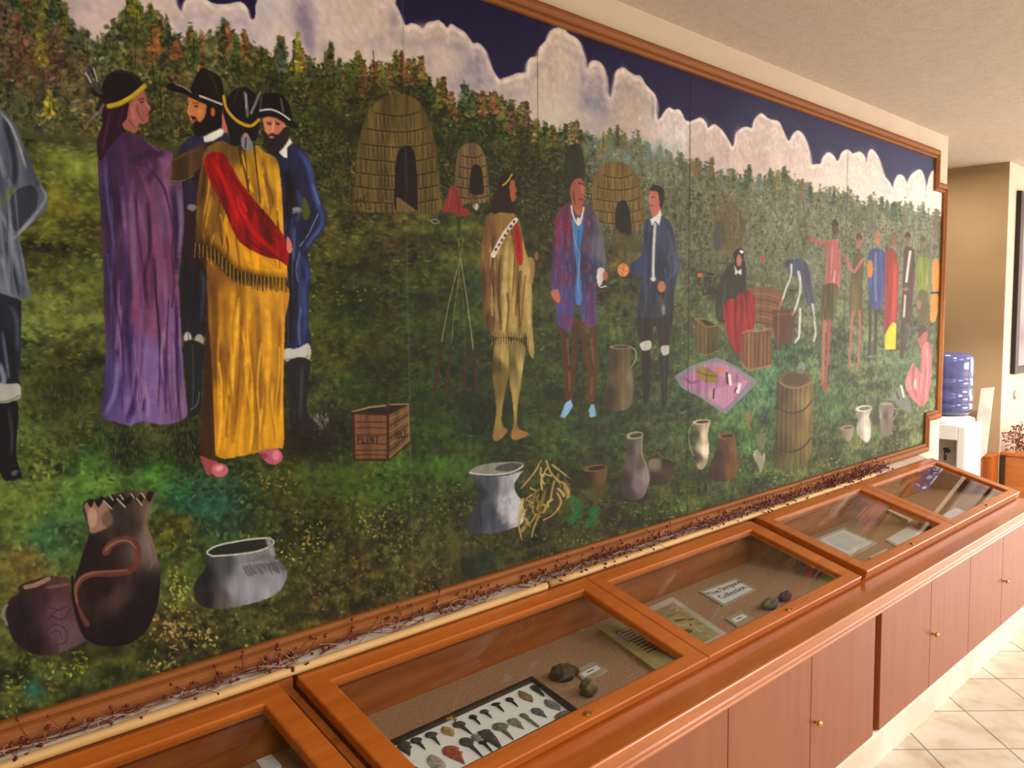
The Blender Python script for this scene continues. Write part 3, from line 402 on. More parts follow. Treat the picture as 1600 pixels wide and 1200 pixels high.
folds([(156, 225), (158, 330), (162, 450), (166, 550), (163, 640)], [(205, 225), (262, 290), (280, 400), (276, 480), (282, 560), (286, 640)], 235, 655, 26, [(60, 44, 84), (120, 88, 132), (52, 34, 62), (112, 72, 104), (84, 72, 124)], (3, 8), (.4, .8))
folds([(200, 500), (196, 640)], [(278, 500), (284, 640)], 500, 655, 10, [(128, 108, 156), (80, 62, 112), (140, 112, 150)], (3, 8), (.4, .8))
poly([(160, 168), (158, 195), (152, 210), (149, 228), (154, 252), (168, 232), (186, 212), (196, 205), (200, 185), (201, 166), (190, 160)], (48, 26, 42)); line([(170, 175), (164, 205), (158, 235)], 4, (78, 44, 60), .6); line([(190, 172), (182, 200)], 3, (90, 48, 62), .5)
poly([(200, 162), (212, 150), (222, 142), (226, 150), (227, 160), (233, 168), (234, 173), (229, 176), (231, 183), (229, 192), (222, 195), (216, 193), (212, 204), (208, 209), (192, 203), (188, 195), (196, 185)], (150, 96, 90), 1, False)
for p, w, c in [([(214, 157), (222, 155)], 1.8, (56, 30, 30)), ([(217, 161), (223, 160)], 2.2, (46, 26, 30)), ([(225, 182), (231, 180)], 1.5, (110, 52, 56)), ([(212, 166), (214, 180), (222, 190)], 3, (122, 70, 72)), ([(224, 160), (229, 169)], 2.5, (186, 126, 112)), ([(204, 170), (206, 185)], 4, (176, 118, 108)), ([(200, 190), (208, 200)], 3, (120, 66, 70))]: line(p, w, c, .8)
poly([(156, 152), (158, 134), (166, 119), (180, 111), (196, 112), (210, 119), (220, 130), (223, 137), (205, 150), (188, 158), (168, 165), (160, 162)], (30, 24, 28)); line([(180, 114), (200, 116), (214, 130)], 3, (62, 58, 60), .5)
line([(168, 167), (184, 163), (204, 152), (223, 136)], 7.5, (170, 154, 44)); line([(170, 170), (186, 166), (204, 156)], 2, (120, 104, 30), .7); line([(190, 158), (206, 149), (221, 136)], 2, (206, 194, 70), .6)
for p, w, c in [([(158, 148), (140, 128), (122, 112)], 5, (64, 64, 62)), ([(157, 145), (146, 120), (137, 106)], 4, (54, 52, 52)), ([(140, 130), (132, 115)], 3, (176, 174, 172)), ([(150, 128), (144, 108)], 2.5, (168, 166, 166)), ([(136, 122), (124, 113)], 2, (140, 140, 134)), ([(158, 165), (148, 180), (138, 190)], 4, (110, 112, 120)), ([(156, 160), (150, 172)], 6, (40, 32, 38)), ([(155, 152), (142, 145)], 5, (36, 30, 34))]: line(p, w, c, .85)
for i in range(12): ell(216 + i * 2.6, 213 + i * 2.1, 1.1, .9, (150, 130, 110), .6)
# ---- figure in the yellow fringed cape seen from behind
poly([(305, 395), (340, 420), (345, 560), (338, 715), (318, 722), (309, 700), (313, 640), (318, 560), (320, 480), (322, 430)], (66, 44, 24), 1, True, 1, .3)
poly([(322, 405), (345, 422), (370, 436), (445, 446), (443, 500), (441, 560), (440, 620), (441, 692), (432, 700), (416, 702), (398, 707), (374, 712), (345, 716), (334, 704), (332, 660), (330, 600), (326, 540), (322, 480)], (176, 130, 42), 1, True, 1, .25, [(330, 450, (104, 72, 34)), (328, 560, (112, 76, 34)), (350, 460, (150, 106, 38)), (340, 640, (150, 104, 34)), (372, 520, (178, 130, 40)), (400, 470, (186, 140, 46)), (430, 560, (188, 140, 46)), (436, 480, (170, 124, 44)), (404, 600, (150, 108, 40)), (380, 680, (190, 140, 34)), (430, 680, (196, 146, 40))])
for p, w, c, a in [([(360, 450), (362, 520), (358, 600), (345, 700)], 9, (196, 146, 42), .75), ([(385, 450), (386, 530), (380, 620), (372, 705)], 7, (206, 156, 44), .75), ([(372, 440), (374, 520), (370, 600), (362, 690)], 5, (130, 90, 36), .75), ([(398, 455), (402, 540), (400, 620), (396, 700)], 9, (134, 96, 40), .7), ([(414, 460), (418, 540), (412, 620), (414, 695)], 8, (210, 158, 50), .7), ([(428, 470), (430, 560), (424, 640), (428, 690)], 5, (160, 116, 40), .6), ([(438, 460), (438, 560), (436, 690)], 5, (204, 154, 48), .6), ([(340, 600), (344, 660), (336, 710)], 5, (206, 156, 42), .8), ([(332, 440), (334, 520), (336, 600)], 10, (100, 68, 32), .6), ([(390, 600), (392, 660), (388, 704)], 4, (214, 166, 40), .8), ([(356, 620), (352, 680)], 5, (120, 82, 34), .7), ([(406, 640), (404, 700)], 4, (212, 162, 46), .7), ([(348, 470), (350, 560)], 6, (140, 98, 36), .6)]: line(p, w, c, a)
folds([(336, 440), (334, 560), (336, 700)], [(440, 450), (438, 560), (438, 695)], 455, 700, 22, [(214, 162, 44), (128, 88, 34), (200, 150, 44), (150, 106, 36), (222, 176, 60)], (3, 7), (.4, .8))
poly([(318, 236), (332, 224), (348, 222), (375, 236), (398, 228), (410, 238), (430, 250), (436, 285), (439, 330), (441, 380), (446, 412), (442, 446), (405, 444), (368, 434), (345, 420), (330, 400), (306, 388), (304, 350), (306, 300), (312, 262)], (150, 112, 42), 1, True, 1, .3, [(312, 300, (84, 62, 32)), (315, 370, (94, 72, 34)), (335, 330, (120, 90, 40)), (360, 240, (96, 76, 38)), (385, 270, (170, 128, 40)), (425, 280, (196, 152, 48)), (430, 350, (200, 150, 40)), (350, 380, (180, 132, 36)), (390, 410, (196, 144, 30)), (410, 300, (150, 108, 44)), (400, 240, (150, 116, 44))])
for p, w, c, a in [([(376, 245), (384, 280), (392, 300)], 5, (204, 158, 40), .8), ([(372, 240), (380, 270), (386, 300)], 3, (70, 46, 26), .8), ([(398, 245), (404, 275), (412, 320)], 7, (196, 148, 48), .7), ([(408, 250), (416, 290), (424, 320)], 6, (120, 84, 40), .6), ([(428, 262), (432, 300), (436, 370)], 8, (206, 158, 50), .7), ([(350, 330), (352, 370), (358, 400)], 7, (196, 142, 30), .8), ([(342, 300), (340, 340), (346, 390)], 4, (90, 60, 30), .7), ([(376, 380), (384, 400), (392, 425)], 9, (206, 150, 26), .8), ([(366, 372), (370, 400), (372, 420)], 3, (110, 74, 30), .7), ([(326, 290), (322, 340), (330, 375)], 6, (128, 98, 44), .6), ([(404, 398), (416, 416), (430, 424)], 8, (196, 144, 30), .7), ([(318, 260), (314, 310)], 6, (66, 48, 28), .6)]: line(p, w, c, a)
folds([(312, 250), (310, 300), (308, 380)], [(425, 250), (434, 300), (438, 380), (440, 425)], 250, 420, 22, [(206, 158, 44), (96, 70, 32), (186, 138, 40), (120, 88, 42), (72, 52, 30)], (3, 6), (.35, .75))
for p in [[(378, 222), (381, 250), (386, 300)], [(394, 226), (398, 262), (404, 318)], [(372, 230), (374, 262)]]: line(p, 3, (44, 34, 26), .85, 1)
line([(304, 382), (330, 392), (350, 412), (368, 428), (400, 436), (445, 440)], 20, (44, 36, 16), .55)
for i in range(72):
    t = i / 71; x = 303 + 142 * t; y = np.interp(x, [303, 335, 352, 368, 400, 445], [386, 396, 414, 428, 438, 441])
    line([(x, y - 6), (x + R.randn() * .8, y + 12 + R.rand() * 5)], 1.1, [(160, 132, 52), (34, 26, 14), (26, 20, 12)][i % 3], .85, sm=False)
poly([(316, 254), (322, 242), (336, 238), (348, 242), (360, 262), (374, 286), (394, 312), (420, 342), (440, 368), (447, 388), (447, 414), (432, 406), (414, 402), (392, 392), (374, 380), (362, 362), (350, 332), (334, 300), (322, 276)], (120, 20, 22), 1, True, 1, .5)
for p, w, c, a in [([(330, 250), (346, 280), (362, 320), (372, 350)], 7, (176, 26, 28), .7), ([(352, 262), (376, 300), (404, 336), (436, 376)], 4, (104, 12, 16), .7), ([(322, 262), (340, 300), (358, 348)], 3, (92, 10, 14), .7), ([(372, 310), (378, 330), (386, 352), (402, 372), (430, 396)], 8, (170, 22, 26), .7), ([(368, 308), (372, 328), (382, 342)], 2, (214, 70, 70), .7), ([(382, 372), (402, 388), (440, 408)], 3, (90, 10, 14), .7), ([(376, 316), (384, 330)], 2.5, (200, 60, 60), .7)]: line(p, w, c, a)
poly([(446, 370), (452, 378), (454, 392), (448, 396), (445, 385)], (190, 120, 104))
poly([(346, 176), (350, 160), (358, 146), (370, 138), (384, 139), (394, 146), (401, 160), (403, 190), (400, 215), (392, 222), (380, 216), (372, 228), (360, 226), (354, 205), (350, 192)], (26, 24, 26)); line([(347, 152), (352, 172), (368, 190), (388, 198), (402, 188)], 4.5, (186, 146, 44)); line([(351, 170), (368, 188), (388, 196)], 1.5, (220, 186, 80), .6)
for p, w, c in [([(380, 146), (383, 165), (384, 182)], 5, (96, 98, 104)), ([(382, 148), (382, 170)], 1.8, (178, 180, 184)), ([(404, 146), (394, 168), (390, 178)], 4, (120, 122, 126)), ([(410, 138), (400, 160)], 2.5, (60, 62, 62)), ([(370, 140), (362, 160)], 3, (48, 46, 48))]: line(p, w, c, .9)
poly([(374, 218), (381, 208), (388, 216), (392, 232), (378, 234)], (120, 124, 140)); line([(382, 210), (381, 232)], 2, (34, 30, 36)); ell(381, 212, 3, 3, (190, 130, 120))
poly([(310, 712), (322, 716), (338, 722), (336, 736), (322, 742), (316, 730)], (140, 76, 80)); ell(341, 734, 13, 11, (176, 100, 112)); ell(340, 731, 7, 4, (214, 150, 162), .8, -15)
poly([(402, 706), (415, 702), (430, 700), (438, 708), (438, 718), (428, 725), (414, 722)], (168, 92, 116)); ell(429, 711, 6, 8, (204, 130, 152), .8); ell(408, 712, 8, 5, (110, 54, 60), .7)
# ---- crocks and bowls at the lower left
def shard(p, col, ctrl=None, **k): poly(p, col, 1, True, 1, .2, ctrl, **k)
shard([(28, 914), (50, 905), (76, 899), (106, 903), (107, 918), (116, 945), (126, 978), (132, 998), (112, 1010), (80, 1022), (50, 1020), (22, 1002), (10, 975), (8, 950), (14, 934), (28, 926)], (50, 36, 42), [(30, 960, (44, 32, 40)), (50, 1005, (46, 34, 40)), (92, 950, (88, 68, 76)), (100, 990, (92, 76, 82)), (60, 930, (58, 42, 46)), (100, 915, (78, 58, 56))])
line([(38, 916), (55, 912), (74, 903)], 7, (134, 114, 96)); line([(70, 917), (90, 914), (106, 911)], 4, (104, 82, 78), .8); line([(9, 944), (3, 956), (9, 974)], 4, (120, 110, 118))
for p in [[(72, 968), (84, 955), (104, 945)], [(76, 960), (96, 966), (108, 950)], [(70, 985), (84, 974), (100, 982), (102, 1000), (88, 1006)], [(78, 988), (90, 984), (94, 996)], [(74, 948), (90, 952)]]: line(p, 1.3, (48, 34, 42), .8)
shard([(128, 786), (137, 826), (136, 838), (122, 880), (112, 918), (114, 955), (124, 985), (140, 1002), (165, 1008), (200, 1004), (226, 985), (242, 950), (248, 915), (247, 885), (240, 855), (231, 828), (230, 806), (238, 782), (239, 768), (200, 766), (160, 776)], (38, 28, 30), [(140, 860, (34, 26, 28)), (190, 820, (56, 46, 44)), (160, 920, (40, 28, 28)), (175, 935, (70, 56, 52)), (235, 850, (110, 98, 92)), (236, 800, (88, 74, 66)), (240, 930, (34, 26, 32)), (180, 990, (32, 24, 28)), (205, 960, (30, 22, 28))])
poly([(130, 788), (144, 780), (150, 790), (158, 782), (170, 798), (174, 815), (160, 826), (140, 832), (137, 815)], (132, 106, 94), .95); ell(142, 808, 8, 16, (164, 136, 120), .8); ell(172, 810, 16, 14, (66, 60, 54), .5)
line([(234, 785), (225, 815), (228, 835), (240, 865), (230, 890)], 7, (108, 94, 88), .7, 3)
rz = [(128, 788), (134, 784), (140, 793), (145, 782), (152, 793), (160, 780), (172, 795), (176, 787), (186, 779), (193, 792), (200, 786), (206, 777), (216, 788), (224, 776), (232, 784), (239, 768), (231, 766), (224, 777), (218, 770), (212, 777), (205, 770), (196, 778), (188, 770), (182, 777), (172, 772), (164, 780), (156, 774), (148, 782), (138, 778)]
poly(rz, (28, 24, 22), 1, False)
for a, b in [((160, 782), (172, 794)), ((181, 779), (193, 791)), ((211, 778), (219, 788)), ((170, 774), (174, 780)), ((186, 773), (190, 779)), ((203, 771), (207, 777)), ((219, 770), (224, 777))]: line([a, b], 3, (146, 134, 118), sm=False)
line([(163, 861), (170, 851), (182, 844), (198, 842), (210, 850), (214, 866), (210, 882), (196, 892), (170, 895), (142, 896), (124, 905), (116, 922), (118, 946), (134, 974)], 12, (92, 60, 52), 1, 8); line([(163, 859), (172, 850), (186, 844), (200, 845), (210, 856)], 3, (140, 104, 88), .7); line([(196, 890), (150, 893), (126, 900), (116, 920), (118, 940)], 3.5, (136, 104, 92), .6)
line([(111, 900), (112, 930), (120, 960), (132, 995)], 4, (26, 18, 22), .9)
shard([(322, 866), (345, 868), (380, 862), (422, 852), (424, 868), (436, 878), (445, 890), (445, 902), (436, 920), (415, 934), (380, 944), (345, 950), (318, 948), (305, 938), (300, 920), (306, 903), (318, 888)], (96, 98, 102), [(312, 900, (34, 36, 40)), (320, 935, (44, 40, 44)), (350, 880, (70, 74, 78)), (345, 935, (88, 82, 84)), (385, 880, (128, 130, 134)), (395, 920, (142, 146, 158)), (425, 900, (132, 134, 146)), (435, 885, (110, 112, 120)), (368, 920, (128, 134, 146))])
poly([(321, 862), (335, 853), (365, 845), (400, 841), (419, 842), (423, 850), (400, 860), (365, 867), (335, 869)], (40, 44, 36)); line([(330, 868), (321, 862), (336, 852), (368, 845), (400, 840.5), (420, 841), (424, 849), (404, 859), (370, 865), (330, 868)], 2.6, (176, 180, 170))
line([(416, 842), (422, 858), (424, 868)], 8, (140, 142, 148), .8)
for i in range(34): line([(376 + i * 1.9, 884 - i * .25 + R.randn()), (383 + i * 1.9, 897 - i * .2 + R.randn() * 2)], 1, (52, 54, 62), .75, sm=False)
for i in range(22): line([(392 + i * 2.3, 877 + R.randn() - i * .25), (400 + i * 2.0, 866 + R.randn())], .9, (70, 72, 78), .5, sm=False)
for i in range(6): line([(335, 872 + i * 2), (372, 870 + i * 2), (412, 860 + i * 2)], .8, (60, 62, 66), .4)
# ---- pewter spittoon
shard([(733, 742), (740, 755), (747, 770), (742, 785), (732, 805), (727, 822), (740, 832), (770, 832), (800, 824), (814, 816), (817, 800), (812, 782), (803, 768), (801, 756), (808, 744), (814, 735), (790, 742), (760, 744)], (80, 84, 94), [(745, 770, (44, 48, 54)), (738, 810, (50, 54, 62)), (760, 800, (60, 66, 78)), (765, 755, (70, 76, 86)), (790, 755, (124, 130, 140)), (790, 790, (156, 158, 166)), (805, 805, (166, 168, 176)), (800, 780, (150, 154, 164)), (806, 745, (150, 154, 160)), (775, 825, (76, 80, 92))])
poly([(730, 738), (740, 729), (765, 723), (795, 721), (814, 723), (813, 730), (797, 739), (765, 742), (738, 741)], (118, 120, 114)); poly([(776, 727), (795, 723), (812, 725), (806, 732), (790, 736), (772, 734)], (62, 64, 62), .9); line([(731, 738), (750, 741), (775, 741), (798, 737), (814, 728)], 1.8, (176, 178, 176))
for i in range(40): ell(775 + R.rand() * 38, 775 + R.rand() * 45, 1.5 + R.rand() * 2, 3 + R.rand() * 3, (176, 178, 184) if i % 3 else (110, 114, 124), .3, R.randn() * 20)
# ---- heap of roots and bones
for i in range(46):
    x = 812 + R.rand() * 72; top = np.interp(x, [810, 842, 870, 890], [775, 722, 735, 760]); bot = np.interp(x, [806, 822, 850, 890], [835, 836, 815, 770])
    y = top + (bot - top) * R.rand(); a = R.choice([-1, 1]) * (.6 + R.rand() * .8); L = 6 + R.rand() * 10
    line([(x - L * math.cos(a) * .6, y - L * math.sin(a)), (x + R.randn() * 3, y + R.randn() * 2), (x + L * math.cos(a) * .6, y + L * math.sin(a))], 2.2 + R.rand() * 2, [(148, 128, 76), (118, 98, 56), (70, 56, 30), (170, 152, 98), (96, 82, 44)][i % 5], .9)
for p in [[(842, 720), (832, 738), (812, 762)], [(851, 720), (858, 738), (872, 752), (888, 757)], [(860, 726), (876, 738), (889, 748)], [(868, 770), (874, 785), (862, 803), (846, 812)], [(842, 800), (832, 822), (828, 838)], [(812, 795), (808, 820), (811, 838)], [(826, 762), (834, 766)]]: line(p, 3, (158, 138, 86), .95, 2)
line([(850, 765), (842, 790), (836, 812)], 5, (112, 100, 38), .7)
# ---- vessels along the front
def vessel(body, rim, ctrl, rimc, hole):
    poly(body, None, 1, True, 1, .15, ctrl); ell(rim[0], rim[1], rim[2], rim[3], rimc, 1, rim[4]); ell(rim[0] + rim[2] * .15, rim[1], rim[2] * .75, rim[3] * .6, hole, 1, rim[4])
ell(900, 750, 20, 14, (34, 36, 20), .5, 0, 6)
vessel([(909, 734), (913, 750), (921, 768), (928, 790), (935, 778), (942, 756), (946, 730), (930, 732)], (927, 731, 19, 5.5, -6), [(914, 745, (50, 38, 24)), (938, 745, (92, 74, 44)), (928, 780, (70, 68, 30))], (104, 82, 52), (40, 34, 20))
ell(985, 770, 24, 14, (34, 32, 26), .5, 0, 6)
poly([(1010, 722), (1025, 716), (1048, 720), (1051, 730), (1046, 745), (1030, 756), (1012, 754)], (60, 46, 38), .95, ctrl=[(1022, 724, (112, 100, 88)), (1040, 722, (40, 34, 28)), (1020, 748, (52, 40, 32)), (1042, 738, (72, 56, 44))])
vessel([(976, 683), (976, 712), (972, 727), (966, 744), (966, 764), (973, 777), (988, 782), (1002, 776), (1010, 760), (1012, 742), (1006, 720), (1001, 705), (1001, 678), (988, 682)], (989, 680, 13.5, 6, -8), [(980, 700, (60, 58, 52)), (972, 750, (52, 44, 42)), (980, 770, (60, 52, 52)), (996, 700, (98, 94, 86)), (1004, 745, (122, 116, 116)), (994, 760, (108, 96, 98)), (990, 725, (84, 78, 72))], (136, 136, 120), (58, 58, 48))
line([(1001, 680), (1000, 708), (1008, 730), (1010, 752)], 2, (140, 134, 130), .7)
line([(1080, 662), (1074, 674), (1075, 695), (1081, 712)], 1.6, (120, 118, 96))
vessel([(1081, 662), (1084, 690), (1084, 715), (1088, 732), (1096, 732), (1102, 722), (1105, 700), (1103, 678), (1107, 657), (1094, 660)], (1093, 659, 14, 4, -4), [(1085, 680, (72, 66, 52)), (1086, 715, (70, 56, 42)), (1098, 680, (190, 180, 160)), (1100, 705, (204, 196, 176)), (1092, 730, (140, 132, 112))], (168, 160, 138), (66, 50, 38))
vessel([(1120, 684), (1117, 700), (1109, 722), (1103, 742), (1112, 750), (1128, 752), (1144, 747), (1151, 728), (1149, 706), (1145, 682), (1132, 685)], (1132, 681, 13.5, 5, -4), [(1116, 710, (52, 34, 24)), (1114, 740, (58, 38, 30)), (1130, 700, (72, 50, 32)), (1142, 700, (108, 80, 50)), (1142, 735, (100, 74, 44))], (116, 84, 54), (50, 34, 22))
for p in [[(1160, 645), (1166, 660), (1170, 672)], [(1167, 642), (1168, 660)], [(1174, 645), (1170, 660)]]: line(p, 3, (124, 96, 66), .8)
poly([(1179, 679), (1194, 678), (1192, 700), (1184, 702)], (110, 112, 98), .6); poly([(1174, 710), (1181, 702), (1188, 712), (1192, 705), (1192, 722), (1186, 738), (1182, 728)], (164, 164, 146), .9); poly([(1180, 702), (1188, 700), (1192, 728), (1186, 738), (1178, 726)], (90, 94, 78), .4)
poly([(1213, 592), (1211, 630), (1209, 680), (1208, 715), (1212, 732), (1235, 735), (1258, 724), (1264, 700), (1267, 650), (1266, 596), (1240, 590)], None, 1, True, 1, .25, [(1215, 620, (66, 56, 34)), (1214, 700, (62, 56, 34)), (1235, 640, (84, 70, 40)), (1256, 630, (122, 104, 62)), (1258, 690, (112, 98, 54)), (1240, 720, (86, 82, 44))])
for i in range(14): line([(1216 + i * 3.7, 604), (1214 + i * 3.7, 715)], 1, (70, 56, 34) if i % 2 else (130, 112, 68), .45, sm=False)
ell(1240, 592, 26, 13, (96, 82, 50)); ell(1240, 592, 21, 10, (78, 66, 42)); line([(1214, 596), (1226, 604), (1245, 606), (1266, 597)], 2, (128, 108, 70))
for p in [[(1211, 636), (1230, 645), (1252, 641), (1266, 626)], [(1209, 697), (1228, 706), (1250, 700), (1265, 684)]]: line(p, 2.4, (54, 46, 30), .9)
poly([(1243, 575), (1247, 567), (1252, 565), (1256, 572), (1254, 582), (1246, 584)], (116, 124, 112)); ell(1248, 580, 7, 4, (90, 98, 86), .8)
vessel([(1334, 640), (1338, 655), (1336, 670), (1340, 682), (1352, 691), (1358, 682), (1358, 662), (1356, 650), (1360, 637), (1347, 641)], (1347, 638, 13, 5, -6), [(1338, 650, (120, 120, 110)), (1350, 655, (178, 178, 168)), (1340, 678, (150, 148, 138)), (1355, 675, (206, 206, 196))], (190, 190, 178), (104, 100, 88))
vessel([(1311, 668), (1314, 678), (1322, 690), (1329, 682), (1332, 668), (1322, 670)], (1321, 668, 10.5, 4, -6), [(1315, 675, (112, 102, 84)), (1327, 678, (140, 128, 108))], (146, 136, 116), (90, 82, 64))
poly([(1366, 632), (1368, 622), (1371, 620), (1373, 634), (1373, 658), (1363, 664), (1361, 650)], (66, 68, 56)); poly([(1372, 631), (1383, 629), (1394, 631), (1393, 655), (1390, 678), (1376, 680), (1373, 660)], None, 1, True, 1, .1, [(1374, 650, (146, 146, 136)), (1380, 650, (74, 60, 52)), (1390, 650, (124, 112, 104))]); ell(1383, 631, 10, 2.2, (140, 134, 124)); line([(1393, 636), (1400, 642), (1394, 655)], 1.5, (120, 120, 108))
# ---- ivy sprig
for x, y, r in [(893, 782, 9), (899, 800, 10), (890, 810, 9), (925, 800, 11), (920, 815, 9), (905, 790, 8)]: poly([(x - r, y), (x - r * .2, y - r), (x + r, y - r * .2), (x + r * .4, y + r), (x - r * .5, y + r * .8)], (30, 92, 48), .7, False); line([(x - r * .6, y + r * .4), (x + r * .5, y - r * .4)], 1, (60, 120, 70), .5, sm=False)
# ---- guide in a buckskin robe
poly([(772, 532), (790, 528), (797, 545), (795, 575), (789, 600), (784, 625), (781, 655), (784, 670), (774, 686), (768, 676), (772, 650), (771, 620), (767, 590), (768, 555)], None, 1, True, 1, .3, [(774, 570, (70, 62, 34)), (788, 560, (150, 134, 84)), (778, 640, (120, 104, 60)), (774, 600, (96, 84, 50))])
poly([(794, 535), (817, 540), (815, 570), (811, 600), (806, 635), (806, 665), (816, 675), (822, 680), (800, 686), (795, 680), (800, 660), (798, 625), (793, 590)], None, 1, True, 1, .3, [(798, 570, (80, 70, 40)), (811, 570, (160, 146, 94)), (802, 630, (140, 122, 74)), (806, 670, (120, 94, 56))])
poly([(768, 676), (784, 668), (790, 674), (778, 687), (769, 688)], (124, 98, 60)); poly([(797, 676), (808, 672), (824, 677), (814, 684), (800, 687)], (130, 100, 62))
poly([(756, 342), (764, 333), (780, 330), (796, 332), (806, 340), (812, 360), (817, 385), (824, 410), (828, 440), (828, 470), (829, 510), (832, 545), (829, 560), (822, 545), (819, 520), (814, 528), (795, 526), (770, 526), (762, 515), (753, 500), (750, 460), (748, 420), (750, 380)], (112, 92, 56), 1, True, 1, .3, [(758, 360, (92, 74, 46)), (756, 440, (88, 64, 42)), (762, 500, (84, 64, 38)), (782, 350, (118, 94, 58)), (785, 410, (130, 112, 70)), (784, 490, (142, 124, 76)), (800, 450, (128, 110, 66)), (800, 500, (150, 134, 84)), (822, 470, (140, 124, 78)), (818, 420, (150, 134, 86)), (825, 540, (140, 126, 76))])
for p, w, c, a in [([(790, 380), (786, 430), (787, 480), (784, 522)], 6, (170, 152, 100), .8), ([(779, 400), (776, 450), (780, 515)], 4, (78, 60, 36), .8), ([(798, 390), (797, 440), (801, 520)], 7, (164, 148, 94), .8), ([(806, 400), (806, 450), (810, 520)], 4, (84, 68, 38), .8), ([(812, 380), (818, 430), (822, 480), (828, 550)], 6, (160, 144, 92), .8), ([(762, 350), (757, 400), (760, 450), (756, 490)], 5, (112, 80, 52), .7), ([(768, 370), (766, 430), (770, 500)], 4, (66, 48, 32), .7), ([(783, 440), (782, 460)], 3, (172, 156, 106), .8)]: line(p, w, c, a)
folds([(758, 345), (752, 430), (764, 515)], [(806, 345), (822, 420), (812, 520)], 350, 518, 20, [(164, 146, 92), (74, 56, 34), (140, 122, 74), (92, 68, 42)], (2, 5), (.4, .8))
for i in range(26): x = 766 + i * 2; line([(x, 520), (x + R.randn() * .5, 534 + R.rand() * 5)], 1, (54, 42, 22) if i % 2 else (140, 122, 70), .85, sm=False)
poly([(800, 348), (806, 352), (812, 378), (813, 412), (805, 410), (802, 385)], (146, 30, 30)); line([(805, 360), (809, 395)], 1.5, (90, 16, 18))
line([(768, 399), (776, 383), (788, 362), (803, 344)], 8, (192, 188, 180), 1, 7)
for t in range(7): ell(772 + t * 4.7, 390 - t * 7.2, 1.8, 2.6, (60, 34, 34), 1, 30)
poly([(822, 405), (828, 402), (833, 412), (832, 430), (828, 446), (824, 440), (825, 425)], (132, 112, 72)); ell(836, 400, 3.5, 6.5, (134, 84, 62)); line([(837, 352), (838.5, 400), (839, 470), (841, 600)], 1, (84, 78, 58), .7)
poly([(776, 284), (783, 274), (792, 268), (799, 275), (801, 290), (800, 305), (803, 328), (796, 334), (780, 332), (767, 334), (764, 318), (772, 300)], (44, 30, 26)); poly([(794, 284), (801, 282), (802, 290), (805, 297), (803, 302), (804, 310), (798, 316), (794, 305)], (140, 84, 66)); line([(783, 290), (790, 284), (797, 273)], 2.4, (176, 160, 54))
# ---- man in a plaid coat
poly([(881, 296), (878, 270), (882, 240), (890, 228), (902, 226), (909, 244), (911, 262), (909, 282)], (48, 54, 42), .9, True, 2); 
for p in [[(897, 505), (895, 540), (892, 580), (889, 625)], [(876, 510), (879, 550), (882, 590), (884, 626)]]: line(p, 10, (72, 48, 30), 1, 6)
for p in [[(905, 505), (912, 540), (918, 580), (918, 628)], [(921, 505), (926, 540), (928, 580), (922, 625)]]: line(p, 10, (78, 52, 32), 1, 6)
for p in [[(884, 530), (886, 570)], [(921, 530), (925, 570)], [(887, 580), (887, 610)], [(922, 590), (921, 615)]]: line(p, 3, (112, 78, 48), .7)
poly([(872, 651), (880, 630), (889, 624), (893, 634), (886, 645), (880, 653)], (120, 156, 192), 1, False); poly([(917, 640), (921, 631), (926, 632), (929, 650), (919, 652)], (124, 158, 192), 1, False)
poly([(866, 335), (878, 322), (890, 316), (912, 318), (924, 332), (932, 358), (938, 372), (942, 400), (941, 422), (933, 424), (929, 450), (929, 480), (930, 503), (918, 512), (906, 496), (902, 478), (896, 480), (893, 500), (888, 518), (878, 514), (866, 505), (866, 480), (870, 458), (864, 460), (858, 448), (860, 400), (862, 365)], (66, 58, 92), 1, True, 1, .3, [(866, 360, (96, 50, 72)), (870, 420, (72, 58, 92)), (880, 480, (70, 70, 120)), (920, 350, (74, 70, 88)), (935, 390, (92, 94, 108)), (918, 420, (60, 60, 90)), (920, 480, (78, 70, 110)), (882, 500, (82, 60, 100))])
for i in range(90):
    x = U(864, 928, 1)[0]; y = U(335, 508, 1)[0]
    if 893 < x < 906 and y < 478: continue
    if i % 2: line([(x, y), (x + R.randn() * .7, y + 9)], 2.6, (74, 96, 160), .55, sm=False)
    else: line([(x - 4, y), (x + 5, y + R.randn() * 2)], 2.2, (132, 34, 56), .6, sm=False)
for p in [[(872, 345), (868, 400), (866, 450)], [(885, 330), (882, 400), (878, 460), (884, 512)], [(914, 330), (916, 400), (918, 460), (922, 505)]]: line(p, 1.6, (130, 34, 54), .6)
poly([(891, 330), (898, 348), (908, 332), (908, 360), (903, 400), (905, 440), (906, 470), (899, 476), (896, 460), (898, 420), (893, 380)], (66, 112, 168)); line([(901, 360), (901, 400)], 1, (40, 60, 110)); line([(893, 345), (896, 380), (903, 400), (900, 440), (902, 460)], 1.3, (150, 150, 170), .7)
line([(890, 322), (893, 338), (901, 352), (906, 340), (909, 325)], 2.6, (196, 192, 186)); ell(901, 346, 3.5, 6, (200, 190, 176)); poly([(892, 318), (906, 318), (906, 334), (898, 336)], (150, 92, 80))
poly([(889, 292), (894, 280), (904, 278), (909, 288), (911, 305), (907, 322), (899, 328), (892, 322), (889, 306)], (142, 88, 74)); line([(901, 287), (908, 288)], 1.6, (66, 36, 32)); line([(893, 300), (895, 318)], 3, (110, 66, 56)); line([(905, 290), (907, 302)], 2, (180, 118, 100)); ell(904, 312, 4, 1.4, (110, 48, 44)); line([(890, 286), (895, 279), (905, 277)], 3, (60, 46, 40))
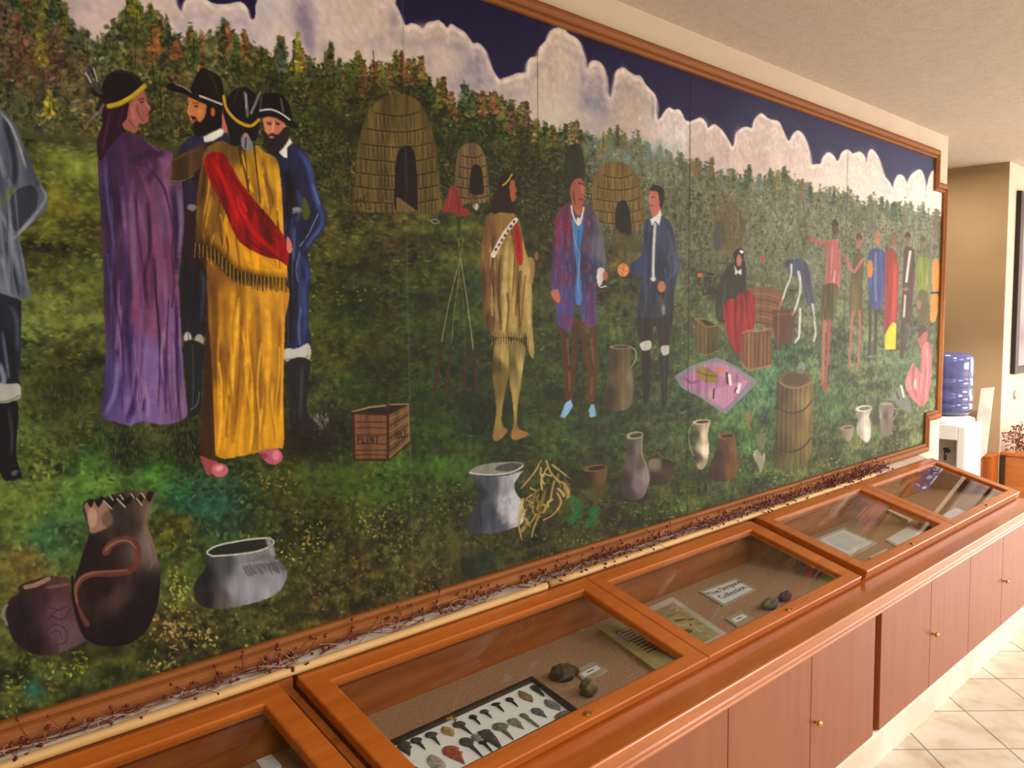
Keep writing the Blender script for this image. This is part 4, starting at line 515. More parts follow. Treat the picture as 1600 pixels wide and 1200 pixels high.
line([(930, 340), (938, 375), (941, 405), (941, 422)], 7, (96, 98, 112), .6); poly([(931, 421), (940, 419), (942, 430), (935, 447), (930, 440)], (184, 184, 184)); ell(943, 431, 4, 8, (150, 92, 76)); line([(932, 445), (936, 449), (944, 447)], 2, (160, 164, 170)); poly([(859, 455), (868, 452), (872, 462), (871, 474), (864, 470), (859, 462)], (156, 96, 84))
# ---- pot of steam and standing jug
line([(968, 538), (965, 500), (970, 470), (966, 440)], 5, (110, 120, 104), .2)
poly([(949, 544), (948, 575), (945, 600), (940, 628), (948, 640), (966, 642), (982, 634), (987, 610), (985, 580), (982, 560), (983, 543), (966, 546)], None, 1, True, 1, .2, [(950, 570, (66, 56, 40)), (946, 620, (56, 50, 34)), (968, 590, (84, 74, 56)), (980, 590, (112, 102, 84)), (978, 625, (100, 90, 70))])
ell(966, 542, 17, 3.6, (116, 112, 92)); ell(968, 542, 13, 2, (62, 54, 40)); line([(983, 542), (990, 548), (991, 560), (984, 573)], 2, (124, 120, 98))
# ---- man in a navy coat
poly([(1000, 548), (1013, 550), (1013, 590), (1011, 625), (1003, 628), (1001, 590)], (34, 34, 28)); poly([(1028, 553), (1041, 555), (1041, 590), (1038, 630), (1031, 632), (1030, 590)], (34, 36, 30)); line([(1036, 560), (1036, 625)], 2, (64, 66, 56), .6)
poly([(996, 488), (1046, 488), (1044, 520), (1042, 543), (1028, 545), (1024, 515), (1018, 512), (1014, 540), (998, 540)], (40, 38, 38), 1, True, 1, .4)
poly([(1004, 352), (1014, 340), (1030, 338), (1044, 348), (1051, 368), (1057, 400), (1060, 418), (1054, 440), (1049, 470), (1047, 492), (996, 494), (996, 460), (1001, 432), (985, 430), (981, 415), (997, 402), (1002, 385)], (48, 54, 76), 1, True, 1, .3, [(1008, 380, (48, 56, 84)), (1036, 370, (62, 70, 92)), (1030, 420, (46, 52, 72)), (1052, 410, (66, 76, 96)), (990, 418, (50, 62, 90)), (1010, 470, (44, 50, 64)), (1040, 480, (46, 54, 64))])
folds([(1006, 360), (1000, 480)], [(1046, 360), (1046, 485)], 360, 486, 9, [(70, 80, 104), (34, 38, 54)], (2, 4), (.4, .7))
line([(1040, 360), (1050, 395), (1054, 418), (1040, 440)], 3, (80, 90, 108), .5); line([(1046, 400), (1042, 425)], 2, (34, 38, 52), .7)
poly([(1013, 343), (1020, 338), (1029, 327), (1031, 335), (1027, 352), (1021, 345), (1016, 354)], (196, 200, 200), 1, False); line([(1021, 350), (1019, 380), (1018, 410), (1018, 432)], 4, (176, 178, 178), 1, 4); ell(1018, 436, 4, 4, (184, 184, 182))
poly([(1012, 308), (1013, 298), (1020, 296), (1028, 302), (1030, 320), (1026, 333), (1018, 339), (1013, 328)], (164, 104, 94)); poly([(1012, 298), (1018, 290), (1028, 291), (1035, 300), (1034, 318), (1029, 326), (1027, 312), (1024, 300)], (50, 42, 42)); line([(1014, 309), (1020, 308)], 1.4, (90, 50, 46)); line([(1014, 322), (1019, 321)], 1.2, (120, 56, 54)); line([(1013, 306), (1012, 316)], 1.8, (186, 122, 108))
ell(971, 422, 9, 10.5, (192, 126, 82)); 
for x, y in [(966, 418), (973, 415), (976, 424), (969, 428), (971, 421)]: ell(x, y, 1.6, 1.6, (150, 90, 56), .8)
ell(1031, 448, 6, 9, (160, 108, 80)); poly([(1024, 466), (1030, 462), (1036, 475), (1037, 490), (1031, 494), (1028, 480)], (70, 72, 76)); ell(1034, 484, 2.6, 8, (112, 114, 118))
poly([(998, 536), (1013, 532), (1015, 543), (1006, 548), (999, 545)], (168, 170, 168)); poly([(1030, 542), (1042, 540), (1042, 552), (1033, 555)], (160, 164, 162))
# ---- camp chest, basket, kneeling woman and quilt
poly([(1083, 498), (1092, 499), (1119, 510), (1119, 550), (1102, 556), (1084, 545)], (76, 66, 36), 1, False, 1, .4)
for p in [[(1083, 498), (1101, 511), (1101, 556)], [(1101, 511), (1119, 509)], [(1083, 498), (1094, 498)], [(1101, 555), (1120, 548)]]: line(p, 1.6, (126, 100, 54), .9, sm=False)
poly([(1092, 500), (1100, 500), (1116, 508), (1102, 509)], (44, 40, 26), 1, False)
poly([(1170, 450), (1198, 448), (1222, 456), (1216, 486), (1208, 520), (1198, 514), (1176, 500)], (104, 76, 48), 1, False, 1, .2)
for i in range(6): line([(1172 + i, 458 + i * 9), (1196, 460 + i * 9), (1217 - i, 466 + i * 9)], 1.6, (62, 42, 28) if i % 2 else (140, 104, 66), .7, sm=False)
line([(1222, 456), (1215, 488), (1206, 522)], 2.2, (124, 92, 58), sm=False)
poly([(1205, 484), (1232, 484), (1238, 500), (1234, 538), (1212, 540), (1206, 520)], (80, 50, 38), 1, False, 1, .2); line([(1215, 462), (1213, 540)], 1.6, (128, 82, 50), .8, sm=False); line([(1206, 492), (1236, 490)], 1.4, (120, 76, 50), .8, sm=False)
poly([(1118, 500), (1116, 470), (1122, 440), (1132, 420), (1143, 410), (1154, 404), (1162, 412), (1163, 440), (1161, 475), (1150, 495), (1135, 505)], (44, 46, 38), .95)
poly([(1143, 402), (1146, 392), (1155, 388), (1160, 394), (1158, 408), (1152, 416)], (38, 32, 30), .9); ell(1152, 407, 4, 9.5, (160, 104, 92)); ell(1156, 393.5, 3.6, 2.6, (212, 210, 204), 1, 30); poly([(1145, 415), (1150, 424), (1156, 420), (1156, 430), (1150, 427), (1146, 430)], (186, 186, 178), 1, False)
line([(1130, 440), (1128, 470), (1120, 495)], 4, (66, 70, 58), .6)
poly([(1130, 474), (1138, 466), (1145, 468), (1150, 460), (1162, 454), (1172, 456), (1177, 472), (1177, 500), (1172, 520), (1162, 530), (1156, 552), (1148, 552), (1136, 532), (1130, 505), (1127, 488)], (122, 26, 32), 1, True, 1, .5)
for p, c in [([(1148, 470), (1146, 500), (1150, 545)], (90, 14, 22)), ([(1158, 462), (1162, 490), (1156, 530)], (168, 40, 46)), ([(1168, 460), (1172, 490)], (110, 18, 28)), ([(1136, 475), (1140, 510)], (164, 40, 46))]: line(p, 3, c, .6)
poly([(1157, 520), (1166, 515), (1180, 517), (1202, 514), (1204, 570), (1168, 580), (1154, 566)], (98, 72, 46), 1, False, 1, .3)
for i in range(15): line([(1158 + i * 3.2, 521), (1157 + i * 3.2, 572)], 1, (134, 98, 62) if i % 2 else (60, 42, 28), .6, sm=False)
for p in [[(1156, 521), (1167, 516), (1180, 518), (1203, 514)], [(1168, 518), (1167, 579)], [(1167, 579), (1204, 570)], [(1155, 566), (1167, 579)]]: line(p, 2, (150, 108, 66), .9, sm=False)
ell(1091, 430, 4.5, 3.5, (176, 96, 66)); line([(1097, 430), (1112, 432), (1120, 428)], 2, (84, 90, 84), .8); ell(1188, 405, 4, 5, (150, 78, 56))
poly([(1051, 588), (1075, 572), (1117, 558), (1140, 568), (1177, 592), (1179, 600), (1132, 646), (1122, 642), (1090, 620), (1062, 606)], (112, 116, 128), 1, False)
poly([(1060, 590), (1080, 577), (1117, 563), (1140, 573), (1170, 594), (1132, 638), (1122, 636), (1095, 618), (1068, 604)], (142, 100, 132), 1, False, 1, .3); poly([(1110, 612), (1140, 600), (1165, 596), (1132, 636), (1118, 630)], (172, 126, 158), .7)
poly([(1100, 570), (1120, 566), (1150, 580), (1130, 590)], (156, 124, 150), .6)
poly([(1085, 574), (1096, 572), (1104, 578), (1118, 582), (1117, 598), (1098, 597), (1088, 588)], (120, 106, 40), 1, False); line([(1086, 580), (1100, 586), (1117, 588)], 1.4, (80, 66, 24), sm=False); line([(1103, 578), (1100, 597)], 1.4, (80, 66, 24), sm=False)
ell(1123, 579, 6, 4, (178, 104, 74)); line([(1133, 583), (1134, 598)], 3.4, (60, 40, 46)); line([(1137, 586), (1139, 600)], 4, (212, 198, 204)); line([(1153, 601), (1150, 612)], 5, (214, 200, 206)); line([(1148, 606), (1145, 612)], 3, (90, 56, 66)); line([(1109, 612), (1106, 618)], 5, (150, 140, 120)); line([(1113, 608), (1112, 622)], 2.4, (34, 26, 30)); line([(1066, 590), (1078, 598), (1090, 594)], 4, (112, 70, 100), .6)
# ---- bending labourer
line([(1226, 415), (1229, 410), (1233, 412)], 8, (56, 58, 56), .8); poly([(1232, 412), (1240, 404), (1252, 406), (1260, 416), (1265, 438), (1267, 460), (1269, 476), (1262, 478), (1254, 458), (1250, 440), (1242, 432), (1234, 432), (1228, 424)], (66, 74, 96), 1, True, 1, .3)
for p, w in [([(1234, 414), (1233, 432), (1226, 450), (1219, 472)], 3.6), ([(1245, 425), (1248, 440), (1247, 460), (1238, 488)], 4.6), ([(1267, 476), (1270, 500), (1272, 520), (1269, 533)], 4), ([(1248, 483), (1247, 505), (1246, 525), (1240, 535)], 4)]: line(p, w, (176, 182, 180), .95, w * .7)
line([(1256, 440), (1262, 470), (1270, 500)], 4, (76, 84, 96), .7, 2); line([(1254, 455), (1250, 480)], 3, (84, 90, 96), .6); line([(1219, 470), (1217, 478)], 3, (150, 100, 84)); line([(1238, 486), (1236, 492)], 3, (150, 100, 84))
# ---- onlookers at the right
def man(hx, hy, hr, skin, hair=None):
    ell(hx, hy, hr, hr * 2.6, skin)
    if hair is not None: line([(hx - hr * .7, hy - hr * 1.2), (hx, hy - hr * 2.5), (hx + hr * .8, hy - hr * 1.2)], hr * 1.1, hair, .9)
    ell(hx, hy - hr * .3, hr * .7, .8, (96, 60, 52), .6)
PK = (156, 92, 84)
man(1302, 356, 4.5, (84, 66, 60), (66, 56, 52)); line([(1265, 374), (1278, 378), (1292, 379)], 6, PK, 1, 5)
poly([(1288, 381), (1296, 374), (1306, 378), (1310, 395), (1308, 425), (1303, 448), (1286, 448), (1289, 415)], (154, 92, 90), 1, True, 1, .2); line([(1309, 392), (1310, 425), (1304, 464)], 4, (160, 96, 88)); line([(1302, 425), (1300, 440)], 3, (196, 160, 150), .7); line([(1298, 385), (1296, 430)], 2, (190, 120, 114), .6)
poly([(1284, 446), (1306, 446), (1304, 475), (1297, 503), (1279, 501), (1280, 470)], (82, 76, 46), 1, True, 1, .4); line([(1286, 503), (1284, 555), (1283, 598)], 6, PK, 1, 4); line([(1294, 502), (1291, 555), (1287, 600)], 6, (140, 78, 70), 1, 4); ell(1287, 604, 5, 6, (136, 76, 66))
man(1340, 377, 4, (150, 94, 88), (88, 60, 60)); poly([(1332, 400), (1343, 396), (1347, 412), (1344, 440), (1328, 440)], (84, 78, 60)); line([(1320, 402), (1326, 418), (1333, 424), (1345, 406)], 5, (158, 96, 92)); poly([(1327, 438), (1344, 438), (1344, 486), (1325, 488)], (92, 84, 52), 1, True, 1, .4); line([(1330, 488), (1327, 530), (1324, 574)], 4.5, PK, 1, 3.4); line([(1341, 488), (1341, 530), (1338, 575)], 4.5, PK, 1, 3.4)
for x in (1357, 1366): line([(x, 478), (x, 520), (x - 1, 553)], 5.5, (70, 62, 48), 1, 4)
man(1369, 372, 4.4, (164, 112, 94)); poly([(1354, 402), (1358, 391), (1368, 388), (1378, 391), (1381, 405), (1381, 440), (1379, 462), (1374, 480), (1360, 482), (1355, 465), (1355, 430)], (62, 76, 128), 1, True, 1, .3); line([(1366, 395), (1365, 430), (1366, 470)], 3, (110, 124, 164), .7); ell(1357, 420, 5, 14, (182, 122, 56))
man(1394, 374, 3.8, (132, 92, 80), (110, 90, 80)); poly([(1382, 398), (1390, 388), (1400, 404), (1401, 450), (1399, 502), (1390, 508), (1380, 520), (1380, 450)], (136, 46, 50), 1, True, 1, .2); line([(1396, 410), (1396, 450), (1393, 505)], 7, (184, 66, 46), .85); poly([(1393, 503), (1398, 506), (1397, 546), (1380, 546), (1380, 524), (1386, 512)], (194, 186, 46), 1, False)
man(1416, 374, 3.8, (120, 90, 80), (60, 50, 46)); poly([(1410, 392), (1418, 386), (1426, 394), (1427, 430), (1424, 470), (1422, 500), (1406, 502), (1408, 450)], (84, 64, 60), 1, True, 1, .3); line([(1420, 393), (1417, 415), (1414, 440)], 3.6, (196, 196, 190)); line([(1412, 462), (1411, 480), (1410, 495)], 3, (176, 176, 168)); line([(1409, 500), (1408, 530), (1407, 558)], 8, (72, 62, 52), 1, 6); ell(1413, 452, 4, 3, (140, 98, 88))
man(1440, 379, 3.2, (120, 96, 78), (84, 72, 56)); poly([(1431, 408), (1440, 402), (1450, 406), (1450, 435), (1447, 458), (1432, 460)], (112, 128, 54), 1, True, 1, .3); poly([(1432, 458), (1447, 458), (1448, 500), (1434, 505)], (88, 84, 56), .9); ell(1434, 476, 3.4, 8, (142, 104, 76))
man(1459, 390, 2.8, (116, 96, 74), (90, 80, 60)); poly([(1454, 414), (1460, 404), (1466, 412), (1466, 440), (1463, 456), (1455, 452)], (192, 130, 54)); poly([(1453, 462), (1464, 462), (1463, 485), (1459, 502), (1451, 500)], (190, 128, 54)); line([(1453, 458), (1464, 457)], 3, (60, 50, 40))
for x in (1449, 1458): line([(x, 505), (x, 560)], 4, (84, 84, 62), .8)
for x, y in [(1358, 557), (1384, 562), (1387, 566), (1407, 566)]: ell(x, y, 5, 2, (120, 130, 118), .7)
poly([(1432, 528), (1438, 512), (1445, 510), (1447, 524), (1444, 540), (1436, 544)], (160, 88, 84)); poly([(1433, 528), (1436, 511), (1443, 508), (1447, 516), (1441, 520)], (84, 54, 50))
poly([(1437, 548), (1446, 534), (1452, 540), (1454, 560), (1453, 585), (1450, 610), (1445, 628), (1440, 636), (1430, 630), (1419, 618), (1412, 600), (1416, 584), (1424, 568), (1430, 574), (1436, 580)], (188, 102, 108), 1, True, 1, .3)
for p, c in [([(1446, 545), (1447, 580), (1444, 620)], (214, 132, 138)), ([(1425, 575), (1424, 600), (1430, 620)], (150, 76, 84)), ([(1438, 585), (1436, 615)], (206, 130, 134)), ([(1418, 590), (1420, 608)], (214, 140, 140))]: line(p, 3.4, c, .7)
line([(1426, 572), (1424, 600)], 4, (150, 92, 84)); ell(1428, 600, 2.4, 9, (180, 172, 158)); poly([(1385, 625), (1396, 610), (1404, 600), (1412, 612), (1420, 628), (1424, 645), (1408, 640), (1398, 628)], (112, 118, 112), .9, False); line([(1406, 603), (1410, 620)], 3, (190, 192, 190)); line([(1398, 612), (1402, 622)], 3, (70, 74, 72))
# panel joints of the support
for x, c, a, w in [(0.06, (24, 28, 18), .5, .003), (1.277, (96, 116, 112), .3, .0045), (1.737, (24, 28, 18), .75, .0022), (2.48, (20, 26, 20), .6, .006), (3.705, (40, 48, 40), .4, .007)]:
    m = (np.clip(1 - np.abs(XX - x) / w, 0, 1) * a)[..., None]
    IMG[:] = IMG * (1 - m) + C3(c) * m
IMG *= 1 + .06 * NZ_FINE[..., None]
lum = IMG.mean(-1, keepdims=True)
IMG[:] = lum + (IMG - lum) * (1.05 - .22 * np.clip((XX - 2.2) / 2.6, 0, 1))[..., None]   # greyer to the right: haze of reflected window light painted in
IMG[:] = np.where(IMG < .36, IMG * (1 - .30 * (1 - IMG / .36)), IMG + .10 * (IMG - .36))      # deeper darks, cleaner lights
IMG[:] = np.clip(IMG, 0.01, .96)
# ------------------------------------------------------------------ materials
def lin(c): return tuple((v / 255 / 12.92) if v / 255 <= 0.04045 else ((v / 255 + 0.055) / 1.055) ** 2.4 for v in c[:3]) + (1.0,)
MATS = {}
def mat(name, col, rough=0.5, col2=None, scale=(8, 8, 8), metal=0.0, spec=0.5, bump=0.0, bscale=60, coat=0.0, detail=4, trans=0.0, ior=1.45, mixlo=.35, mixhi=.65):
    if name in MATS: return MATS[name]
    m = bpy.data.materials.new(name); m.use_nodes = True; nt = m.node_tree; N = nt.nodes; L = nt.links
    b = N['Principled BSDF']; b.inputs['Roughness'].default_value = rough; b.inputs['Metallic'].default_value = metal
    b.inputs['Specular IOR Level'].default_value = spec; b.inputs['Coat Weight'].default_value = coat; b.inputs['Coat Roughness'].default_value = .15
    b.inputs['Transmission Weight'].default_value = trans; b.inputs['IOR'].default_value = ior
    tc = N.new('ShaderNodeTexCoord'); mp = N.new('ShaderNodeMapping'); mp.inputs['Scale'].default_value = scale
    L.new(tc.outputs['Object'], mp.inputs['Vector'])
    nz = N.new('ShaderNodeTexNoise'); nz.inputs['Scale'].default_value = 1.0; nz.inputs['Detail'].default_value = detail
    L.new(mp.outputs[0], nz.inputs['Vector'])
    rp = N.new('ShaderNodeValToRGB'); rp.color_ramp.elements[0].position = mixlo; rp.color_ramp.elements[1].position = mixhi
    c2 = col2 or tuple(v * .9 for v in col)
    rp.color_ramp.elements[0].color = lin(c2); rp.color_ramp.elements[1].color = lin(col)
    L.new(nz.outputs[0], rp.inputs[0]); L.new(rp.outputs[0], b.inputs['Base Color'])
    if bump:
        n2 = N.new('ShaderNodeTexNoise'); n2.inputs['Scale'].default_value = bscale; n2.inputs['Detail'].default_value = 3; L.new(tc.outputs['Object'], n2.inputs['Vector'])
        bp = N.new('ShaderNodeBump'); bp.inputs['Strength'].default_value = bump; bp.inputs['Distance'].default_value = .004
        L.new(n2.outputs[0], bp.inputs['Height']); L.new(bp.outputs[0], b.inputs['Normal'])
    MATS[name] = m; return m
WOOD = mat('cherry_wood', (188, 104, 34), .33, (172, 90, 26), (3, 40, 40), coat=.35, bump=.05, bscale=90)
WOODY = mat('cherry_wood_cross', (188, 104, 34), .33, (172, 90, 26), (40, 3, 3), coat=.35, bump=.05, bscale=90)
DOORW = mat('door_veneer', (152, 84, 46), .42, (144, 76, 40), (22, 22, 2.5), coat=.15)
FRAMEW = mat('frame_wood', (150, 92, 46), .6, (140, 84, 38), (3, 30, 30), spec=.25)
INWOOD = mat('inner_wood', (150, 84, 30), .5, (128, 66, 20), (3, 40, 40))
WALLM = mat('painted_wall', (220, 202, 180), .7, (214, 196, 174), (3, 3, 3), bump=.12, bscale=160)
TANM = mat('tan_wall', (176, 150, 114), .75, (170, 143, 108), (3, 3, 3), bump=.12, bscale=160)
CEILM = mat('ceiling_plaster', (212, 198, 186), .85, (204, 189, 176), (30, 30, 30), bump=.5, bscale=140)
WHITEP = mat('white_trim_paint', (236, 230, 218), .5, (220, 208, 190), (4, 4, 4))
FABRIC = mat('burlap_lining', (176, 140, 112), .9, (150, 116, 90), (160, 160, 160), bump=.4, bscale=500)
WHITEF = mat('white_board', (244, 247, 251), .6, (240, 243, 248), (20, 20, 20))
DARKF = mat('dark_frame', (58, 44, 30), .45, (44, 32, 22), (20, 20, 20))
CARDM = mat('grey_card', (172, 158, 140), .7, (164, 150, 130), (20, 20, 20))
PAPER = mat('white_paper', (226, 228, 232), .7, (220, 222, 226), (20, 20, 20))
AGED = mat('aged_paper', (172, 160, 112), .7, (150, 136, 90), (30, 30, 30))
PRINT = mat('printed_ink', (70, 62, 48), .8)
BRASS = mat('brass', (214, 184, 110), .22, (200, 168, 92), metal=1.0)
BLUEB = mat('blue_bottle', (80, 84, 132), .1, (72, 76, 124), (4, 4, 4), spec=.6, coat=.6)
COOLW = mat('cooler_plastic', (232, 230, 226), .35, (228, 226, 220), (4, 4, 4))
COOLG = mat('cooler_recess', (186, 176, 158), .5)
BLACK = mat('black_plastic', (30, 28, 30), .4)
DOWEL = mat('bare_dowel', (220, 184, 124), .5, (204, 164, 104), (3, 60, 60))
TWIG = mat('twig', (128, 74, 54), .7, (96, 50, 36), (60, 60, 60))
TWIGP = mat('pale_twig', (196, 150, 124), .7, (168, 116, 92), (60, 60, 60))
BERRY = mat('berry', (122, 30, 28), .35, (84, 20, 22), (90, 90, 90), coat=.3)
STONE1 = mat('dark_stone', (92, 76, 48), .8, (54, 40, 28), (40, 40, 40), bump=.6, bscale=120)
STONE2 = mat('olive_stone', (124, 112, 78), .8, (78, 66, 48), (40, 40, 40), bump=.6, bscale=120)

def floor_material():
    m = bpy.data.materials.new('cream_floor_tile'); m.use_nodes = True; nt = m.node_tree; N = nt.nodes; L = nt.links; b = N['Principled BSDF']
    tc = N.new('ShaderNodeTexCoord'); mp = N.new('ShaderNodeMapping'); mp.inputs['Rotation'].default_value = (0, 0, math.radians(45)); mp.inputs['Location'].default_value = (TILE_OFF[0], TILE_OFF[1], 0)
    L.new(tc.outputs['Object'], mp.inputs['Vector'])
    br = N.new('ShaderNodeTexBrick'); br.offset = 0; br.squash = 1; br.inputs['Scale'].default_value = 1.0
    br.inputs['Brick Width'].default_value = .283; br.inputs['Row Height'].default_value = .283; br.inputs['Mortar Size'].default_value = .0035; br.inputs['Mortar Smooth'].default_value = .3
    br.inputs['Color1'].default_value = lin((226, 220, 204)); br.inputs['Color2'].default_value = lin((216, 210, 192)); br.inputs['Mortar'].default_value = lin((140, 130, 112))
    L.new(mp.outputs[0], br.inputs['Vector'])
    nz = N.new('ShaderNodeTexNoise'); nz.inputs['Scale'].default_value = 9; nz.inputs['Detail'].default_value = 6; L.new(tc.outputs['Object'], nz.inputs['Vector'])
    rp = N.new('ShaderNodeValToRGB'); rp.color_ramp.elements[0].position = .3; rp.color_ramp.elements[0].color = lin((222, 206, 180)); rp.color_ramp.elements[1].position = .55; rp.color_ramp.elements[1].color = (1, 1, 1, 1)
    L.new(nz.outputs[0], rp.inputs[0])
    mx = N.new('ShaderNodeMixRGB'); mx.blend_type = 'MULTIPLY'; mx.inputs[0].default_value = .8; L.new(br.outputs[0], mx.inputs[1]); L.new(rp.outputs[0], mx.inputs[2])
    L.new(mx.outputs[0], b.inputs['Base Color']); b.inputs['Roughness'].default_value = .32
    bp = N.new('ShaderNodeBump'); bp.inputs['Strength'].default_value = .4; bp.inputs['Distance'].default_value = .003; bp.invert = True; L.new(br.outputs[1], bp.inputs['Height']); L.new(bp.outputs[0], b.inputs['Normal'])
    return m
TILE_OFF = (0.0, 0.0)
def glass_material():
    m = bpy.data.materials.new('case_glass'); m.use_nodes = True; nt = m.node_tree; N = nt.nodes; L = nt.links
    for n in list(N): N.remove(n)
    out = N.new('ShaderNodeOutputMaterial'); tr = N.new('ShaderNodeBsdfTransparent'); tr.inputs[0].default_value = (.97, .98, .96, 1)
    gl = N.new('ShaderNodeBsdfGlossy'); gl.inputs['Roughness'].default_value = .015; fr = N.new('ShaderNodeFresnel'); fr.inputs['IOR'].default_value = 1.5; ge = N.new('ShaderNodeNewGeometry'); mu = N.new('ShaderNodeMath'); mu.operation = 'MULTIPLY'; iv = N.new('ShaderNodeMath'); iv.operation = 'SUBTRACT'; iv.inputs[0].default_value = 1.0; L.new(ge.outputs['Backfacing'], iv.inputs[1]); L.new(fr.outputs[0], mu.inputs[0]); L.new(iv.outputs[0], mu.inputs[1])
    mx = N.new('ShaderNodeMixShader'); L.new(mu.outputs[0], mx.inputs[0]); L.new(tr.outputs[0], mx.inputs[1]); L.new(gl.outputs[0], mx.inputs[2]); L.new(mx.outputs[0], out.inputs[0])
    return m
GLASS = glass_material()
def painting_material():
    m = bpy.data.materials.new('acrylic_painting'); m.use_nodes = True; nt = m.node_tree; N = nt.nodes; L = nt.links; b = N['Principled BSDF']
    at = N.new('ShaderNodeAttribute'); at.attribute_name = 'paint'; L.new(at.outputs['Color'], b.inputs['Base Color'])
    b.inputs['Roughness'].default_value = .55; b.inputs['Specular IOR Level'].default_value = .12
    tc = N.new('ShaderNodeTexCoord'); n2 = N.new('ShaderNodeTexNoise'); n2.inputs['Scale'].default_value = 180; n2.inputs['Detail'].default_value = 3; L.new(tc.outputs['Object'], n2.inputs['Vector'])
    bp = N.new('ShaderNodeBump'); bp.inputs['Strength'].default_value = .12; bp.inputs['Distance'].default_value = .002; L.new(n2.outputs[0], bp.inputs['Height']); L.new(bp.outputs[0], b.inputs['Normal'])
    return m
# ------------------------------------------------------------------ mesh helpers
def obj(name, bm, material, parent=None, label=None, smooth=False):
    me = bpy.data.meshes.new(name); bmesh.ops.recalc_face_normals(bm, faces=bm.faces[:]); bm.to_mesh(me); bm.free()
    if smooth:
        for p in me.polygons: p.use_smooth = True
    me.materials.append(material)
    o = bpy.data.objects.new(name, me); COL.objects.link(o)
    if parent is not None: o.parent = parent; o.matrix_parent_inverse = parent.matrix_basis.inverted()
    if label: o['label'] = label
    return o
def thing(name, label, cat, loc=(0, 0, 0), group=None):
    o = bpy.data.objects.new(name, None); COL.objects.link(o); o.location = loc; o.empty_display_size = .05
    o['label'] = label; o['category'] = cat
    if group: o['group'] = group
    return o
def tag(o, label, cat, group=None):
    o['label'] = label; o['category'] = cat
    if group: o['group'] = group
    return o
def struct(name, bm, m):
    o = obj(name, bm, m); o['kind'] = 'structure'; return o
def box(bm, x0, x1, y0, y1, z0, z1, bev=0.0, seg=2):
    r = bmesh.ops.create_cube(bm, size=1.0)['verts']
    for v in r:
        v.co = Vector((x0 + (v.co.x + .5) * (x1 - x0), y0 + (v.co.y + .5) * (y1 - y0), z0 + (v.co.z + .5) * (z1 - z0)))
    if bev:
        es = list({e for v in r for e in v.link_edges})
        bmesh.ops.bevel(bm, geom=es, offset=bev, segments=seg, affect='EDGES', profile=.5)
    return r
def prism(bm, pts, x0, x1):
    """polygon in (y, z) pushed along x"""
    a = [bm.verts.new((x0, y, z)) for y, z in pts]; b = [bm.verts.new((x1, y, z)) for y, z in pts]; n = len(pts)
    bm.faces.new(a[::-1]); bm.faces.new(b)
    for i in range(n): bm.faces.new((a[i], a[(i + 1) % n], b[(i + 1) % n], b[i]))
def slab(bm, pts3, normal, th):
    a = [bm.verts.new(p) for p in pts3]; nn = Vector(normal).normalized() * th; b = [bm.verts.new(Vector(p) + nn) for p in pts3]; n = len(pts3)
    bm.faces.new(a[::-1]); bm.faces.new(b)
    for i in range(n): bm.faces.new((a[i], a[(i + 1) % n], b[(i + 1) % n], b[i]))
def tube(bm, pts, r, sides=6, r2=None):
    pts = [Vector(p) for p in pts]; r2 = r if r2 is None else r2; rings = []
    for i, p in enumerate(pts):
        d = (pts[min(i + 1, len(pts) - 1)] - pts[max(i - 1, 0)]).normalized()
        u = d.cross(Vector((0, 0, 1)));  u = d.cross(Vector((0, 1, 0))) if u.length < .1 else u
        u.normalize(); w = d.cross(u); rr = r + (r2 - r) * i / max(1, len(pts) - 1)
        rings.append([bm.verts.new(p + (u * math.cos(a) + w * math.sin(a)) * rr) for a in [2 * math.pi * k / sides for k in range(sides)]])
    for i in range(len(rings) - 1):
        for k in range(sides): bm.faces.new((rings[i][k], rings[i][(k + 1) % sides], rings[i + 1][(k + 1) % sides], rings[i + 1][k]))
    bm.faces.new(rings[0][::-1]); bm.faces.new(rings[-1])
def lathe(bm, prof, cx, cy, seg=40):
    rings = [[bm.verts.new((cx + r * math.cos(2 * math.pi * k / seg), cy + r * math.sin(2 * math.pi * k / seg), z)) for k in range(seg)] for r, z in prof]
    for i in range(len(rings) - 1):
        for k in range(seg): bm.faces.new((rings[i][k], rings[i][(k + 1) % seg], rings[i + 1][(k + 1) % seg], rings[i + 1][k]))
    bm.faces.new(rings[0][::-1]); bm.faces.new(rings[-1])
def onplane(px, py, z):
    """where the table-top-level ray of a measured corner meets height z (used to measure the photographed things)"""
    r = ROT @ np.array([px - 800, 600 - py, F_PX]); t = (z - CAMH) / r[2]; return (r[0] * t, r[1] * t)
def atx(px, py, x):
    r = ROT @ np.array([px - 800, 600 - py, F_PX]); t = x / r[0]; return (r[1] * t, CAMH + r[2] * t)
# ------------------------------------------------------------------ the room
CEIL = 2.445
bm = bmesh.new(); box(bm, -3.2, 9.4, -3.2, 3.4, -.1, 0); struct('floor', bm, floor_material())
bm = bmesh.new(); box(bm, -3.2, 9.4, -3.2, 3.4, CEIL, CEIL + .1); struct('ceiling', bm, CEILM)
bm = bmesh.new(); box(bm, -3.2, 4.968, 1.64, 1.76, 0, CEIL); struct('wall_left', bm, WALLM)
bm = bmesh.new(); box(bm, 6.05, 9.4, 1.63, 3.4, 0, CEIL); w2 = struct('wall_far', bm, WALLM); w2.data.materials.append(TANM)
for p in w2.data.polygons:
    if p.normal.x < -.9: p.material_index = 1
bm = bmesh.new(); box(bm, 4.0, 6.05, 3.2, 3.4, 0, CEIL); struct('wall_alcove', bm, TANM)
bm = bmesh.new(); box(bm, -3.2, 9.4, -3.4, -3.2, 0, CEIL); struct('wall_right', bm, WALLM)
bm = bmesh.new(); box(bm, -3.4, -3.2, -3.4, 1.76, 0, CEIL); struct('wall_back', bm, WALLM)
bm = bmesh.new(); box(bm, 9.4, 9.5, -3.4, 1.64, 0, CEIL); struct('wall_end', bm, WALLM)
